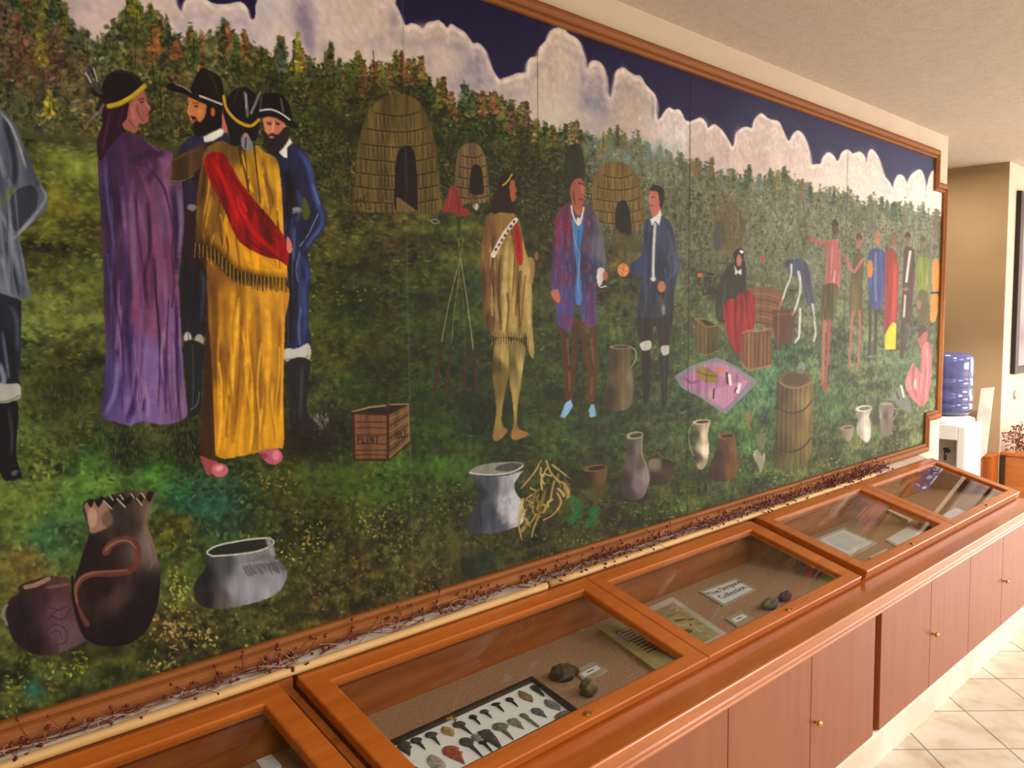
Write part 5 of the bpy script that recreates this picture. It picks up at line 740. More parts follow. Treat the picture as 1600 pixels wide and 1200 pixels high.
bm = bmesh.new(); prism(bm, [(1.0835, 0), (1.0835, .10), (1.0865, .108), (1.092, .112), (1.12, .112), (1.12, 0)], -1.0, 4.66); struct('baseboard_left', bm, WHITEP)
bm = bmesh.new(); prism(bm, [(1.6398, .7585), (1.592, .7475), (1.592, .7428), (1.6398, .7428)], -.09, 4.65); struct('trim_1', bm, WHITEP)
# ------------------------------------------------------------------ the mural
mural = thing('mural', 'long painted village mural of settlers and native people in a stepped wood frame', 'mural', (2.4, 1.64, .76))
def build_painting():
    me = bpy.data.meshes.new('painted_panel'); nv = NR * NC
    co = np.empty((NR, NC, 3), np.float32); co[..., 0] = XX; co[..., 1] = 1.6330; co[..., 2] = ZZ
    keep = np.ones((NR - 1, NC - 1), bool)
    xm = (COLX[:-1] + COLX[1:]) / 2; zm = (ROWZ[:-1] + ROWZ[1:]) / 2
    keep[np.ix_(zm > 2.165, xm > 4.775)] = False; keep[np.ix_(zm < .955, xm > 4.735)] = False
    idx = np.arange(nv).reshape(NR, NC)
    q = np.stack([idx[:-1, :-1], idx[1:, :-1], idx[1:, 1:], idx[:-1, 1:]], -1)[keep]
    me.vertices.add(nv); me.vertices.foreach_set('co', co.ravel())
    nf = len(q); me.loops.add(nf * 4); me.loops.foreach_set('vertex_index', q.ravel().astype(np.int32))
    me.polygons.add(nf); me.polygons.foreach_set('loop_start', np.arange(0, nf * 4, 4, dtype=np.int32))
    try: me.polygons.foreach_set('loop_total', np.full(nf, 4, np.int32))
    except Exception: pass
    a = me.attributes.new('paint', 'FLOAT_COLOR', 'POINT')
    s = np.clip(IMG, 0, 1); l = np.where(s <= .04045, s / 12.92, ((s + .055) / 1.055) ** 2.4) * PAINT_GAIN
    g = np.ones((NR, NC, 4), np.float32); g[..., :3] = np.clip(l, 0, .92); a.data.foreach_set('color', g.ravel())
    me.update(calc_edges=True); me.materials.append(painting_material())
    o = bpy.data.objects.new('painted_panel', me); COL.objects.link(o); o.parent = mural; o.matrix_parent_inverse = mural.matrix_basis.inverted()
PAINT_GAIN = 1.0
build_painting()
bm = bmesh.new(); box(bm, MX0, 4.72, 1.6335, 1.6385, MZ0, 2.31); box(bm, 4.7201, 4.895, 1.6335, 1.6385, .965, 2.15); obj('backing_board', bm, INWOOD, mural)
# moulding swept round the stepped outline: (offset outwards from the picture, height off the wall)
prof = [(0, .008), (0, .016), (.002, .020), (.006, .0225), (.010, .0225), (.0135, .020), (.015, .0165), (.0165, .0165), (.019, .022), (.024, .0262), (.030, .028), (.037, .0275), (.043, .024), (.048, .017), (.050, .010), (.050, .001), (0, .001)]
IN = [(MX0 + .02, .812), (4.706, .812), (4.706, .976 - .0), (4.875, .976 - .0), (4.875, 2.139), (4.745, 2.139), (4.745, 2.303), (MX0 + .02, 2.303)]
def off_path(d):
    # outward offset of the rectilinear path (counter-clockwise seen from the room)
    o = []
    n = len(IN)
    for i in range(n):
        p0, p1, p2 = IN[i - 1], IN[i], IN[(i + 1) % n]
        def nrm(a, b):
            dx, dz = b[0] - a[0], b[1] - a[1]; l = math.hypot(dx, dz); return (dz / l, -dx / l)
        n1, n2 = nrm(p0, p1), nrm(p1, p2); o.append((p1[0] + (n1[0] + n2[0]) * d, p1[1] + (n1[1] + n2[1]) * d))
    return o
bm = bmesh.new(); rings = []
for d, h in prof: rings.append([bm.verts.new((x, 1.64 - h, z)) for x, z in off_path(d)])
n = len(IN)
for j in range(len(rings)):
    a, b = rings[j], rings[(j + 1) % len(rings)]
    for i in range(n): bm.faces.new((a[i], a[(i + 1) % n], b[(i + 1) % n], b[i]))
obj('frame', bm, FRAMEW, mural)
# ------------------------------------------------------------------ base cabinets, counter
def knob(bm, x, y, z, r=.009):
    tube(bm, [(x, y, z), (x, y - .010, z)], r * .45, 12)
    lathe_dir(bm, [(r * .5, -.008), (r, -.012), (r * 1.05, -.016), (r * .7, -.021), (r * .2, -.023)], x, y, z)
def lathe_dir(bm, prof, x, y, z, seg=14):
    rings = [[bm.verts.new((x + r * math.cos(2 * math.pi * k / seg), y + h, z + r * math.sin(2 * math.pi * k / seg))) for k in range(seg)] for r, h in prof]
    for i in range(len(rings) - 1):
        for k in range(seg): bm.faces.new((rings[i][k], rings[i][(k + 1) % seg], rings[i + 1][(k + 1) % seg], rings[i + 1][k]))
    bm.faces.new(rings[0][::-1]); bm.faces.new(rings[-1])
def base_cabinet(x0, x1, seams, label, yf=1.08):
    t = thing('base_cabinet', label, 'cabinet', ((x0 + x1) / 2, 1.35, .115), 'base cabinets under the display counter')
    bm = bmesh.new(); box(bm, x0 + .001, x1 - .001, 1.101, 1.636, .115, .5595); obj('body', bm, DOORW, t)
    for i in range(len(seams) - 1):
        a, b = seams[i], seams[i + 1]
        bm = bmesh.new(); box(bm, a + .0015, b - .0015, yf, 1.0995, .116, .527, .0015, 1); d = obj('door', bm, DOORW, t)
        if i % 2 == 1 or i == 0 and len(seams) == 2:
            bm = bmesh.new(); knob(bm, a + .026, yf, .315); obj('knob', bm, BRASS, d, 'small brass knob', True)
    return t
base_cabinet(-.02, .918, [-.02, .449, .918], 'cherry cabinet nearest the camera, mostly below the picture edge')
base_cabinet(.918, 1.832, [.918, 1.375, 1.832], 'cherry cabinet left of the door seam at the lower edge of the picture')
base_cabinet(1.832, 2.763, [1.832, 2.286, 2.74], 'cherry cabinet whose brass knob is nearest, ending at the dark vertical gap')
base_cabinet(2.763, 3.68, [2.787, 3.243, 3.68], 'cherry cabinet just right of the dark vertical gap')
base_cabinet(3.68, 4.655, [3.68, 4.118, 4.565], 'cherry cabinet farthest along under the counter, by the far end')
bm = bmesh.new()
prism(bm, [(1.0635, .594), (1.0605, .5925), (1.059, .589), (1.059, .566), (1.0615, .5625), (1.0665, .5605), (1.067, .556), (1.0635, .552), (1.0635, .547), (1.0675, .5435), (1.0685, .5395), (1.0655, .536), (1.066, .5315), (1.074, .529), (1.0985, .529), (1.0985, .5600), (1.636, .5600), (1.636, .594)], -1.0, 4.662)
tag(obj('countertop', bm, WOOD), 'long cherry wood counter with moulded front edge carrying the display cases', 'counter')
# ------------------------------------------------------------------ display cases
Y0, ZF, Y1, ZR = 1.155, .621, 1.57, .742
SL = math.hypot(Y1 - Y0, ZR - ZF); EY, EZ = (Y1 - Y0) / SL, (ZR - ZF) / SL      # slope direction
def L3(x, s, n): return (x, Y0 + EY * s - EZ * n, ZF + EZ * s + EY * n)
def lid_frame(bm, x0, x1, hx0, hx1, s0, s1, hs0, hs1, th):
    rows = []
    c = .0025
    outer = [(x0, s0), (x1, s0), (x1, s1), (x0, s1)]; inner = [(hx0, hs0), (hx1, hs0), (hx1, hs1), (hx0, hs1)]
    def ins(r, d): cx = [(1, 1), (-1, 1), (-1, -1), (1, -1)]; return [(p[0] + q[0] * d, p[1] + q[1] * d) for p, q in zip(r, cx)]
    for r, nn in [(outer, -th), (outer, -c), (ins(outer, c), 0), (ins(inner, -c * 1.6), 0), (inner, -c), (inner, -th)]:
        rows.append([bm.verts.new(L3(p[0], p[1], nn)) for p in r])
    for j in range(6):
        a, b = rows[j], rows[(j + 1) % 6]
        for i in range(4): bm.faces.new((a[i], a[(i + 1) % 4], b[(i + 1) % 4], b[i]))
def display_case(x0, x1, hx0, hx1, label, lockx, bx0=None, bx1=None, dn=0.0, open_l=False, open_r=False):
    bx0 = x0 + .004 if bx0 is None else bx0; bx1 = x1 - .004 if bx1 is None else bx1
    t = thing('display_case', label, 'display case', ((x0 + x1) / 2, 1.36, .594), 'sloping glass topped display cases on the counter')
    T = .022 + dn
    global ZF, ZR
    ZF, ZR = ZF + dn, ZR + dn
    def zt(y): return ZF + (y - Y0) * (ZR - ZF) / (Y1 - Y0) - T / EY - .0012
    bm = bmesh.new()
    side = [(1.17, .5942), (1.17, zt(1.17)), (1.556, zt(1.556)), (1.556, .5942)]
    ia, ib = (bx0 if open_l else bx0 + .018), (bx1 if open_r else bx1 - .018)      # cases two and three, four and five share one undivided box
    if not open_l: prism(bm, side, bx0, ia)
    if not open_r: prism(bm, side, ib, bx1)
    prism(bm, [(1.17, .5942), (1.17, zt(1.17)), (1.186, zt(1.186)), (1.186, .5942)], ia, ib)
    prism(bm, [(1.556, .5942), (1.556, zt(1.556)), (1.5725, zt(1.5725)), (1.5725, .7422), (1.6365, .7422), (1.6365, .5942)], bx0, bx1)
    obj('body', bm, INWOOD, t)
    bm = bmesh.new(); box(bm, ia + .0003, ib - .0003, 1.1865, 1.5555, .5943, .600); obj('lining', bm, FABRIC, t, 'brown woven cloth floor of the case')
    bm = bmesh.new(); lid_frame(bm, x0 + .001, x1 - .001, hx0, hx1, 0, SL, (1.195 - Y0) / EY, (1.525 - Y0) / EY, T); lid = obj('lid', bm, WOOD, t)
    bm = bmesh.new(); a = (1.195 - Y0) / EY - .004; b = (1.525 - Y0) / EY + .004
    slab(bm, [L3(hx0 - .004, a, -.012), L3(hx1 + .004, a, -.012), L3(hx1 + .004, b, -.012), L3(hx0 - .004, b, -.012)], (0, -EZ, EY), .003); obj('glass', bm, GLASS, lid, 'clear glass pane')
    if lockx:
        bm = bmesh.new(); c = Vector(L3(lockx, .016, 0)); nn = Vector((0, -EZ, EY))
        tube(bm, [c, c + nn * .003], .0085, 20); tube(bm, [c + nn * .003, c + nn * .0065], .006, 20, .005); tube(bm, [c + Vector((.011, -.004, .001)), c + Vector((.011, -.004, .001)) + nn * .005], .0028, 10)
        obj('lock', bm, BRASS, lid, 'round brass lock')
    ZF, ZR = ZF - dn, ZR - dn
    return t
display_case(-.09, .868, -.035, .812, 'sloping glass display case nearest the camera, cut by the bottom edge of the picture', None, -.086, .904)
display_case(.912, 1.8615, .970, 1.803, 'sloping glass display case holding the white tray of stone points', 1.392, .916, 1.862, open_r=True)
display_case(1.8625, 2.806, 1.912, 2.735, 'sloping glass display case holding the lettered sign, third from the camera', 2.315, 1.862, 2.80, open_l=True)
display_case(2.846, 3.7285, 2.905, 3.665, 'sloping glass display case holding two large white sheets', 3.29, 2.85, 3.729, dn=.008, open_r=True)
display_case(3.7295, 4.652, 3.785, 4.588, 'sloping glass display case at the far end of the counter beside the water cooler', 4.19, 3.729, 4.648, dn=.008, open_l=True)
# ------------------------------------------------------------------ what lies in the cases
FZ = .6002
tray = thing('specimen_tray', 'shallow dark framed tray with a white bed of stone points and drills', 'tray', (1.2, 1.25, FZ))
def quad_slab(bm, P, z0, z1): slab(bm, [(p[0], p[1], z0) for p in P], (0, 0, 1), z1 - z0)
TO = [(.988, 1.191), (1.398, 1.191), (1.462, 1.401), (.988, 1.396)]
TO = [(.985, 1.196), (1.401, 1.199), (1.4595, 1.402), (.985, 1.395)]
def inset(P, d):
    cx = sum(p[0] for p in P) / 4; cy = sum(p[1] for p in P) / 4
    return [(p[0] + (d if p[0] < cx else -d), p[1] + (d if p[1] < cy else -d)) for p in P]
bm = bmesh.new(); TI = inset(TO, .011)
for i in range(4): quad_slab(bm, [TO[i], TO[(i + 1) % 4], TI[(i + 1) % 4], TI[i]], FZ, FZ + .022)
obj('tray_frame', bm, DARKF, tray)
bm = bmesh.new(); quad_slab(bm, inset(TO, .0115), FZ, FZ + .013); obj('white_bed', bm, WHITEF, tray)
bm = bmesh.new(); cx, cy = onplane(704, 1122, .625); tube(bm, [(cx - .006, cy + .006, FZ + .024), (cx, cy, FZ + .027), (cx + .008, cy - .010, FZ + .020)], .0035, 8); lathe_z = None; obj('clip', bm, BRASS, tray, 'small metal clip')
BZ = FZ + .0132
def point_outline(kind, L, W):
    if kind == 'drill': return [(-.5, .0), (-.46, .30), (-.36, .46), (-.24, .50), (-.16, .34), (-.08, .17), (.15, .11), (.42, .05), (.5, 0), (.42, -.05), (.15, -.11), (-.08, -.18), (-.18, -.42), (-.28, -.5), (-.40, -.40), (-.48, -.22)]
    if kind == 'tee': return [(-.5, -.10), (-.44, .42), (-.32, .5), (-.26, .16), (0, .14), (.35, .07), (.5, 0), (.35, -.08), (0, -.15), (-.24, -.18), (-.30, -.5), (-.44, -.46)]
    if kind == 'leaf': return [(-.5, .0), (-.42, .16), (-.25, .34), (0, .48), (.22, .36), (.4, .15), (.5, 0), (.38, -.18), (.2, -.40), (-.05, -.5), (-.3, -.34), (-.44, -.14)]
    if kind == 'blade': return [(-.5, .30), (-.42, .5), (0, .38), (.35, .16), (.5, 0), (.4, -.16), (.05, -.32), (-.25, -.5), (-.46, -.34)]
    if kind == 'broad': return [(-.5, .1), (-.44, .34), (-.28, .5), (-.14, .34), (-.04, .46), (.05, .30), (.34, .12), (.5, 0), (.30, -.16), (.0, -.42), (-.22, -.5), (-.42, -.36), (-.5, -.14)]
    if kind == 'club': return [(-.5, .2), (-.42, .42), (-.3, .4), (-.1, .22), (.3, .2), (.46, .16), (.5, 0), (.44, -.14), (.1, -.22), (-.2, -.34), (-.4, -.5), (-.5, -.2)]
    return [(.5 * math.cos(a), .5 * math.sin(a)) for a in [2 * math.pi * k / 14 for k in range(14)]]
def stone_point(p0, p1, wid, kind, col, label):
    """p0, p1: butt and tip as measured on the tray"""
    a = Vector(onplane(*p0, BZ)); b = Vector(onplane(*p1, BZ)); d = b - a; L = d.length; d.normalize(); nrm = Vector((-d.y, d.x)); c = (a + b) / 2
    out = point_outline(kind, L, wid); rr = random.Random(int(p0[0] * 7 + p0[1])); bm = bmesh.new()
    def P(u, v, z, s=1): q = c + d * (u * L * s) + nrm * (v * wid * s); return (q.x, q.y, z)
    r0 = [bm.verts.new(P(u, v, BZ)) for u, v in out]; r1 = [bm.verts.new(P(u + rr.uniform(-.015, .015), v + rr.uniform(-.03, .03), BZ + .0022)) for u, v in out]
    r2 = [bm.verts.new(P(u * .72 - .02, v * .55, BZ + .0042 + rr.uniform(-.0004, .0006))) for u, v in out]; n = len(out)
    bm.faces.new(r0[::-1]); bm.faces.new(r2)
    for A, B in ((r0, r1), (r1, r2)):
        for i in range(n): bm.faces.new((A[i], A[(i + 1) % n], B[(i + 1) % n], B[i]))
    m = mat('chert_%d_%d_%d' % col, col, .6, tuple(v * .72 for v in col), (140, 140, 140), bump=.5, bscale=300)
    tag(obj('stone_point' if kind not in ('oval',) else 'stone_flake', bm, m), label, 'arrowhead', 'stone points on the white tray')
D1, D2, D3, G1, G2 = (78, 76, 80), (92, 84, 78), (62, 62, 60), (150, 146, 142), (124, 120, 120)
for a in [((628, 1160), (641, 1182), .030, 'broad', (84, 78, 80), 'dark grey trapezoid point at the near left corner of the white tray'),
          ((646, 1154), (665, 1172), .026, 'drill', D1, 'dark drill right of the trapezoid point, first in the back row'),
          ((670, 1145), (688, 1165), .027, 'drill', D1, 'dark drill just left of the tan leaf point'),
          ((692, 1136), (709, 1151), .027, 'leaf', (196, 164, 100), 'tan leaf shaped point below the metal clip'),
          ((712, 1129), (738, 1148), .030, 'drill', D2, 'long brown-grey drill beside the metal clip'),
          ((736, 1118), (751, 1133), .019, 'drill', D3, 'small black drill right of the long drill by the clip'),
          ((754, 1110), (769, 1123), .021, 'drill', (84, 82, 78), 'small grey drill third from the clip in the back row'),
          ((773, 1099), (788, 1113), .022, 'tee', D3, 'black T-headed drill in the middle of the back row'),
          ((793, 1091), (810, 1105), .019, 'drill', D3, 'slim black drill just left of the long tan double point'),
          ((811, 1080), (833, 1098), .028, 'leaf', (160, 138, 96), 'tan double pointed stone near the back right corner'),
          ((831, 1072), (851, 1089), .019, 'blade', (72, 70, 76), 'dark slim blade at the back right corner of the tray'),
          ((672, 1181), (692, 1206), .030, 'oval', (190, 186, 182), 'pale oval flake at the front left of the tray'),
          ((698, 1167), (727, 1195), .037, 'broad', (182, 98, 70), 'brick red broken point in the front row'),
          ((722, 1154), (756, 1185), .030, 'drill', D2, 'long dark drill right of the brick red point'),
          ((739, 1148), (751, 1160), .022, 'leaf', (156, 154, 156), 'small pale grey arrowhead between two long dark drills'),
          ((752, 1158), (771, 1177), .019, 'tee', (50, 52, 52), 'small black notched drill between the long dark drills'),
          ((752, 1142), (785, 1171), .032, 'blade', (88, 86, 78), 'largest dark drill in the middle of the tray'),
          ((776, 1131), (803, 1157), .038, 'drill', (134, 130, 110), 'olive broad-headed drill in the front row'),
          ((797, 1124), (819, 1140), .027, 'broad', G1, 'light grey shouldered point right of the olive drill'),
          ((815, 1116), (842, 1137), .018, 'club', (142, 136, 126), 'long narrow grey-brown drill in the front row'),
          ((833, 1108), (855, 1122), .026, 'broad', (122, 116, 120), 'purple-grey point beside the long narrow drill'),
          ((852, 1094), (876, 1111), .029, 'leaf', (142, 142, 146), 'grey double pointed stone near the right side of the tray'),
          ((869, 1124), (893, 1112), .030, 'oval', (138, 122, 106), 'round brown flake at the front right corner of the tray')]: stone_point(*a)
def pebble(px, py, rx, ry, rz, m, label, seed, rot=0):
    x, y = onplane(px, py, FZ + rz * .6); rr = random.Random(seed); bm = bmesh.new(); bmesh.ops.create_icosphere(bm, subdivisions=4, radius=1)
    ph = [rr.uniform(0, 6) for _ in range(6)]; ca, sa = math.cos(rot), math.sin(rot)
    for v in bm.verts:
        c = v.co; k = 1 + .13 * math.sin(3 * c.x + ph[0]) * math.cos(2.5 * c.y + ph[1]) + .07 * math.sin(6 * c.y + ph[2] + 4 * c.z) + .04 * math.sin(11 * c.x + ph[3])
        X, Y, Z = c.x * rx * k, c.y * ry * k, c.z * rz * k
        v.co = Vector((x + X * ca - Y * sa, y + X * sa + Y * ca, FZ + max(Z + rz * .82, 0)))
    return tag(obj('stone', bm, m, smooth=True), label, 'stone')
pebble(881, 1054, .034, .022, .022, STONE1, 'dark brown lumpy stone behind the olive one, left of the small card', 3, -.5)
pebble(920, 1078, .026, .021, .020, STONE2, 'olive rounded stone in front of the small card', 8, .3)
pebble(1203, 946, .032, .022, .018, STONE2, 'greenish stone nearest the lock in the case with the lettered sign', 12, .2)
pebble(1227, 934, .026, .018, .016, STONE1, 'dark stone at the front right corner of the case with the lettered sign', 15, .1)
def flat(name, pix, z, th, m, parent=None, zz=None): 
    bm = bmesh.new(); P = [onplane(px, py, z + th) for px, py in pix]; quad_slab(bm, P, z, z + th); return obj(name, bm, m, parent)
def bil(pix, u, v):
    a, b, c, d = [np.array(p, float) for p in pix]; return tuple(a * (1 - u) * (1 - v) + b * u * (1 - v) + c * u * v + d * (1 - u) * v)
def sub(pix, u0, u1, v0, v1): return [bil(pix, u0, v0), bil(pix, u1, v0), bil(pix, u1, v1), bil(pix, u0, v1)]
def card(pix, base, basem, strip, label, lines=1, th=.004):
    t = thing('label_card', label, 'card', (*onplane(*bil(pix, .5, .5), FZ), FZ))
    flat('card', pix, FZ, th, basem, t)
    if strip:
        s = flat('strip', sub(pix, *strip), FZ + th, .0008, PAPER, t)
        sp = sub(pix, *strip)
        for k in range(lines):
            v = (k + .5) / lines; flat('printed_line', sub(sp, .3, .7, v - .10 / lines, v + .10 / lines), FZ + th + .0008, .0002, PRINT, s)
    return t
card([(897, 1048), (929, 1033), (949, 1047), (914, 1066)], None, CARDM, (.12, .88, .33, .66), 'small tan card with a white strip beside the two brown stones')
card([(1133, 966), (1158, 954), (1177, 965), (1151, 978)], None, CARDM, (.14, .86, .3, .7), 'small tan card with a white strip in front of the lettered sign')
card([(1358, 870), (1384, 857), (1393, 863), (1366, 877)], None, mat('pale_card', (206, 192, 176), .7), None, 'small pale card at the front of the case with two white sheets')
card([(1387, 797), (1393, 794), (1426, 809), (1419, 813)], None, mat('cream_card', (232, 222, 196), .7), None, 'narrow cream card at the back right of the case with two white sheets', th=.010)
card([(1440, 815), (1446, 812), (1453, 818), (1447, 821)], None, PAPER, None, 'tiny white tag by the dark box at the case corner', th=.012)
card([(400, 1188), (424, 1178), (440, 1196), (414, 1206)], None, PAPER, None, 'pale card lying in the nearest display case')
bm = bmesh.new(); q = onplane(1452, 820, .61); box(bm, q[0] - .07, q[0] - .0, q[1] - .03, q[1] + .02, FZ, FZ + .03, .004); tag(obj('dark_box', bm, DARKF), 'small dark box at the front right corner of the case with two white sheets', 'box')
# aged leaflet of case two, its right part under the lid rail
leaf = thing('printed_leaflet', 'long aged yellow leaflet at the right side of the case with the stone points', 'leaflet', (1.81, 1.35, FZ))
LP = [(1.840, 1.500), (1.968, 1.502), (1.842, 1.203), (1.712, 1.203)]
bm = bmesh.new(); quad_slab(bm, LP, FZ, FZ + .012); sheet = obj('sheet', bm, AGED, leaf)
def lerp2(P, u, v): a, b, c, d = [np.array(p) for p in P]; return tuple(a * (1 - u) * (1 - v) + b * u * (1 - v) + c * u * v + d * (1 - u) * v)
for k in range(9):
    v = .22 + k * .055; bm = bmesh.new(); P = [lerp2(LP, .30, v), lerp2(LP, .88 - .12 * (k % 3), v), lerp2(LP, .88 - .12 * (k % 3), v + .022), lerp2(LP, .30, v + .022)]
    quad_slab(bm, P, FZ + .0121, FZ + .0125); obj('printed_line', bm, PRINT, sheet)
for u0, u1, v0, v1 in [(.22, .70, .165, .175), (.22, .70, .40, .41), (.22, .25, .165, .41)]:
    bm = bmesh.new(); quad_slab(bm, [lerp2(LP, u0, v0), lerp2(LP, u1, v0), lerp2(LP, u1, v1), lerp2(LP, u0, v1)], FZ + .0121, FZ + .0124); obj('ruled_border', bm, PRINT, sheet)
# matted drawing of case three
doc = thing('matted_print', 'grey matted print with a yellowed drawing at the left of the lettered-sign case', 'print', (2.1, 1.36, FZ))
DP = [(2.020, 1.520), (2.236, 1.524), (2.072, 1.222), (1.860, 1.220)]
bm = bmesh.new(); quad_slab(bm, DP, FZ, FZ + .004); obj('mat_board', bm, mat('grey_mat', (196, 186, 178), .7), doc)
DI = [lerp2(DP, .13, .10), lerp2(DP, .87, .10), lerp2(DP, .87, .93), lerp2(DP, .13, .93)]
bm = bmesh.new(); quad_slab(bm, DI, FZ + .004, FZ + .0046); pic = obj('drawing', bm, AGED, doc)
inkb = mat('brown_ink', (96, 84, 50), .8); tanp = mat('pale_wash', (190, 180, 140), .8)
for k in range(7):
    v = .05 + k * .035; bm = bmesh.new(); quad_slab(bm, [lerp2(DI, .35, v), lerp2(DI, .88 - .07 * (k % 3), v), lerp2(DI, .88 - .07 * (k % 3), v + .012), lerp2(DI, .35, v + .012)], FZ + .0047, FZ + .0049); obj('printed_line', bm, inkb, pic)
for (u, v, du, dv, mm) in [(.62, .42, .30, .05, inkb), (.55, .55, .5, .09, tanp), (.70, .70, .08, .25, tanp), (.85, .5, .2, .04, inkb), (.45, .68, .25, .10, inkb)]:
    bm = bmesh.new(); pts = [lerp2(DI, min(.97, max(.03, u + du / 2 * math.cos(a))), min(.97, v + dv / 2 * math.sin(a) + du * .12 * math.cos(a))) for a in [2 * math.pi * k / 14 for k in range(14)]]
    slab(bm, [(p[0], p[1], FZ + .0047) for p in pts], (0, 0, 1), .0003); obj('drawn_shape', bm, mm, pic)
# lettered sign: words as raised letter strokes lying on the card
def text_on(word, origin, ex, ey, size, z, m, parent, name='lettering'):
    cu = bpy.data.curves.new(name, 'FONT'); cu.body = word; cu.size = size; cu.extrude = .0003; cu.align_x = 'CENTER'; cu.align_y = 'CENTER'
    tmp = bpy.data.objects.new('tmp', cu); COL.objects.link(tmp)
    dg = bpy.context.evaluated_depsgraph_get(); me = bpy.data.meshes.new_from_object(tmp.evaluated_get(dg)); me.name = name
    bpy.data.objects.remove(tmp); bpy.data.curves.remove(cu)
    for v in me.vertices:
        x, y, zz = v.co; v.co = Vector((origin[0] + ex[0] * x + ey[0] * y, origin[1] + ex[1] * x + ey[1] * y, z + zz))
    me.materials.clear(); me.materials.append(m); o = bpy.data.objects.new(name, me); COL.objects.link(o); o.parent = parent; o.matrix_parent_inverse = parent.matrix_basis.inverted(); return o
SP = [(1092, 924), (1150, 903), (1182, 920), (1130, 947)]
sign = thing('lettered_sign', 'white laminated sign lettered The ... Collection in the third case', 'sign', (*onplane(1138, 924, FZ), FZ))
flat('laminate', SP, FZ, .003, mat('laminate', (176, 172, 164), .3), sign)
sh = flat('sheet', sub(SP, .07, .93, .10, .92), FZ + .003, .0006, PAPER, sign)
P0 = np.array(onplane(*bil(SP, 0, .5), FZ)); P1 = np.array(onplane(*bil(SP, 1, .5), FZ)); ex = (P1 - P0) / np.linalg.norm(P1 - P0); eyv = np.array([-ex[1], ex[0]])
INK = mat('black_ink', (50, 52, 60), .7)
text_on('The Simpson', onplane(*bil(SP, .5, .34), FZ), ex, eyv, .037, FZ + .0039, INK, sign)
text_on('Collection', onplane(*bil(SP, .5, .68), FZ), ex, eyv, .037, FZ + .0039, INK, sign)
def sheet_of(pix, label, rows):
    t = thing('paper_sheet', label, 'paper', (*onplane(*bil(pix, .5, .5), FZ), FZ), )
    flat('laminate', pix, FZ, .003, mat('laminate_pale', (190, 194, 186), .3), t); s = flat('sheet', sub(pix, .08, .92, .08, .92), FZ + .003, .0006, PAPER, t)
    for k in range(rows):
        v = .2 + .6 * k / rows; flat('printed_line', sub(pix, .2, .8, v, v + .016), FZ + .0036, .0002, mat('faint_ink', (176, 182, 194), .8), s)
sheet_of([(1271, 843), (1318, 824), (1370, 848), (1328, 871)], 'large white typed sheet at the left of the fourth display case', 10)
sheet_of([(1383, 843), (1420, 821), (1446, 833), (1402, 855)], 'white typed sheet at the right front of the fourth display case', 6)
sheet_of([(1468, 806), (1494, 792), (1513, 800), (1486, 814)], 'pale bluish sheet at the front of the farthest display case', 5)
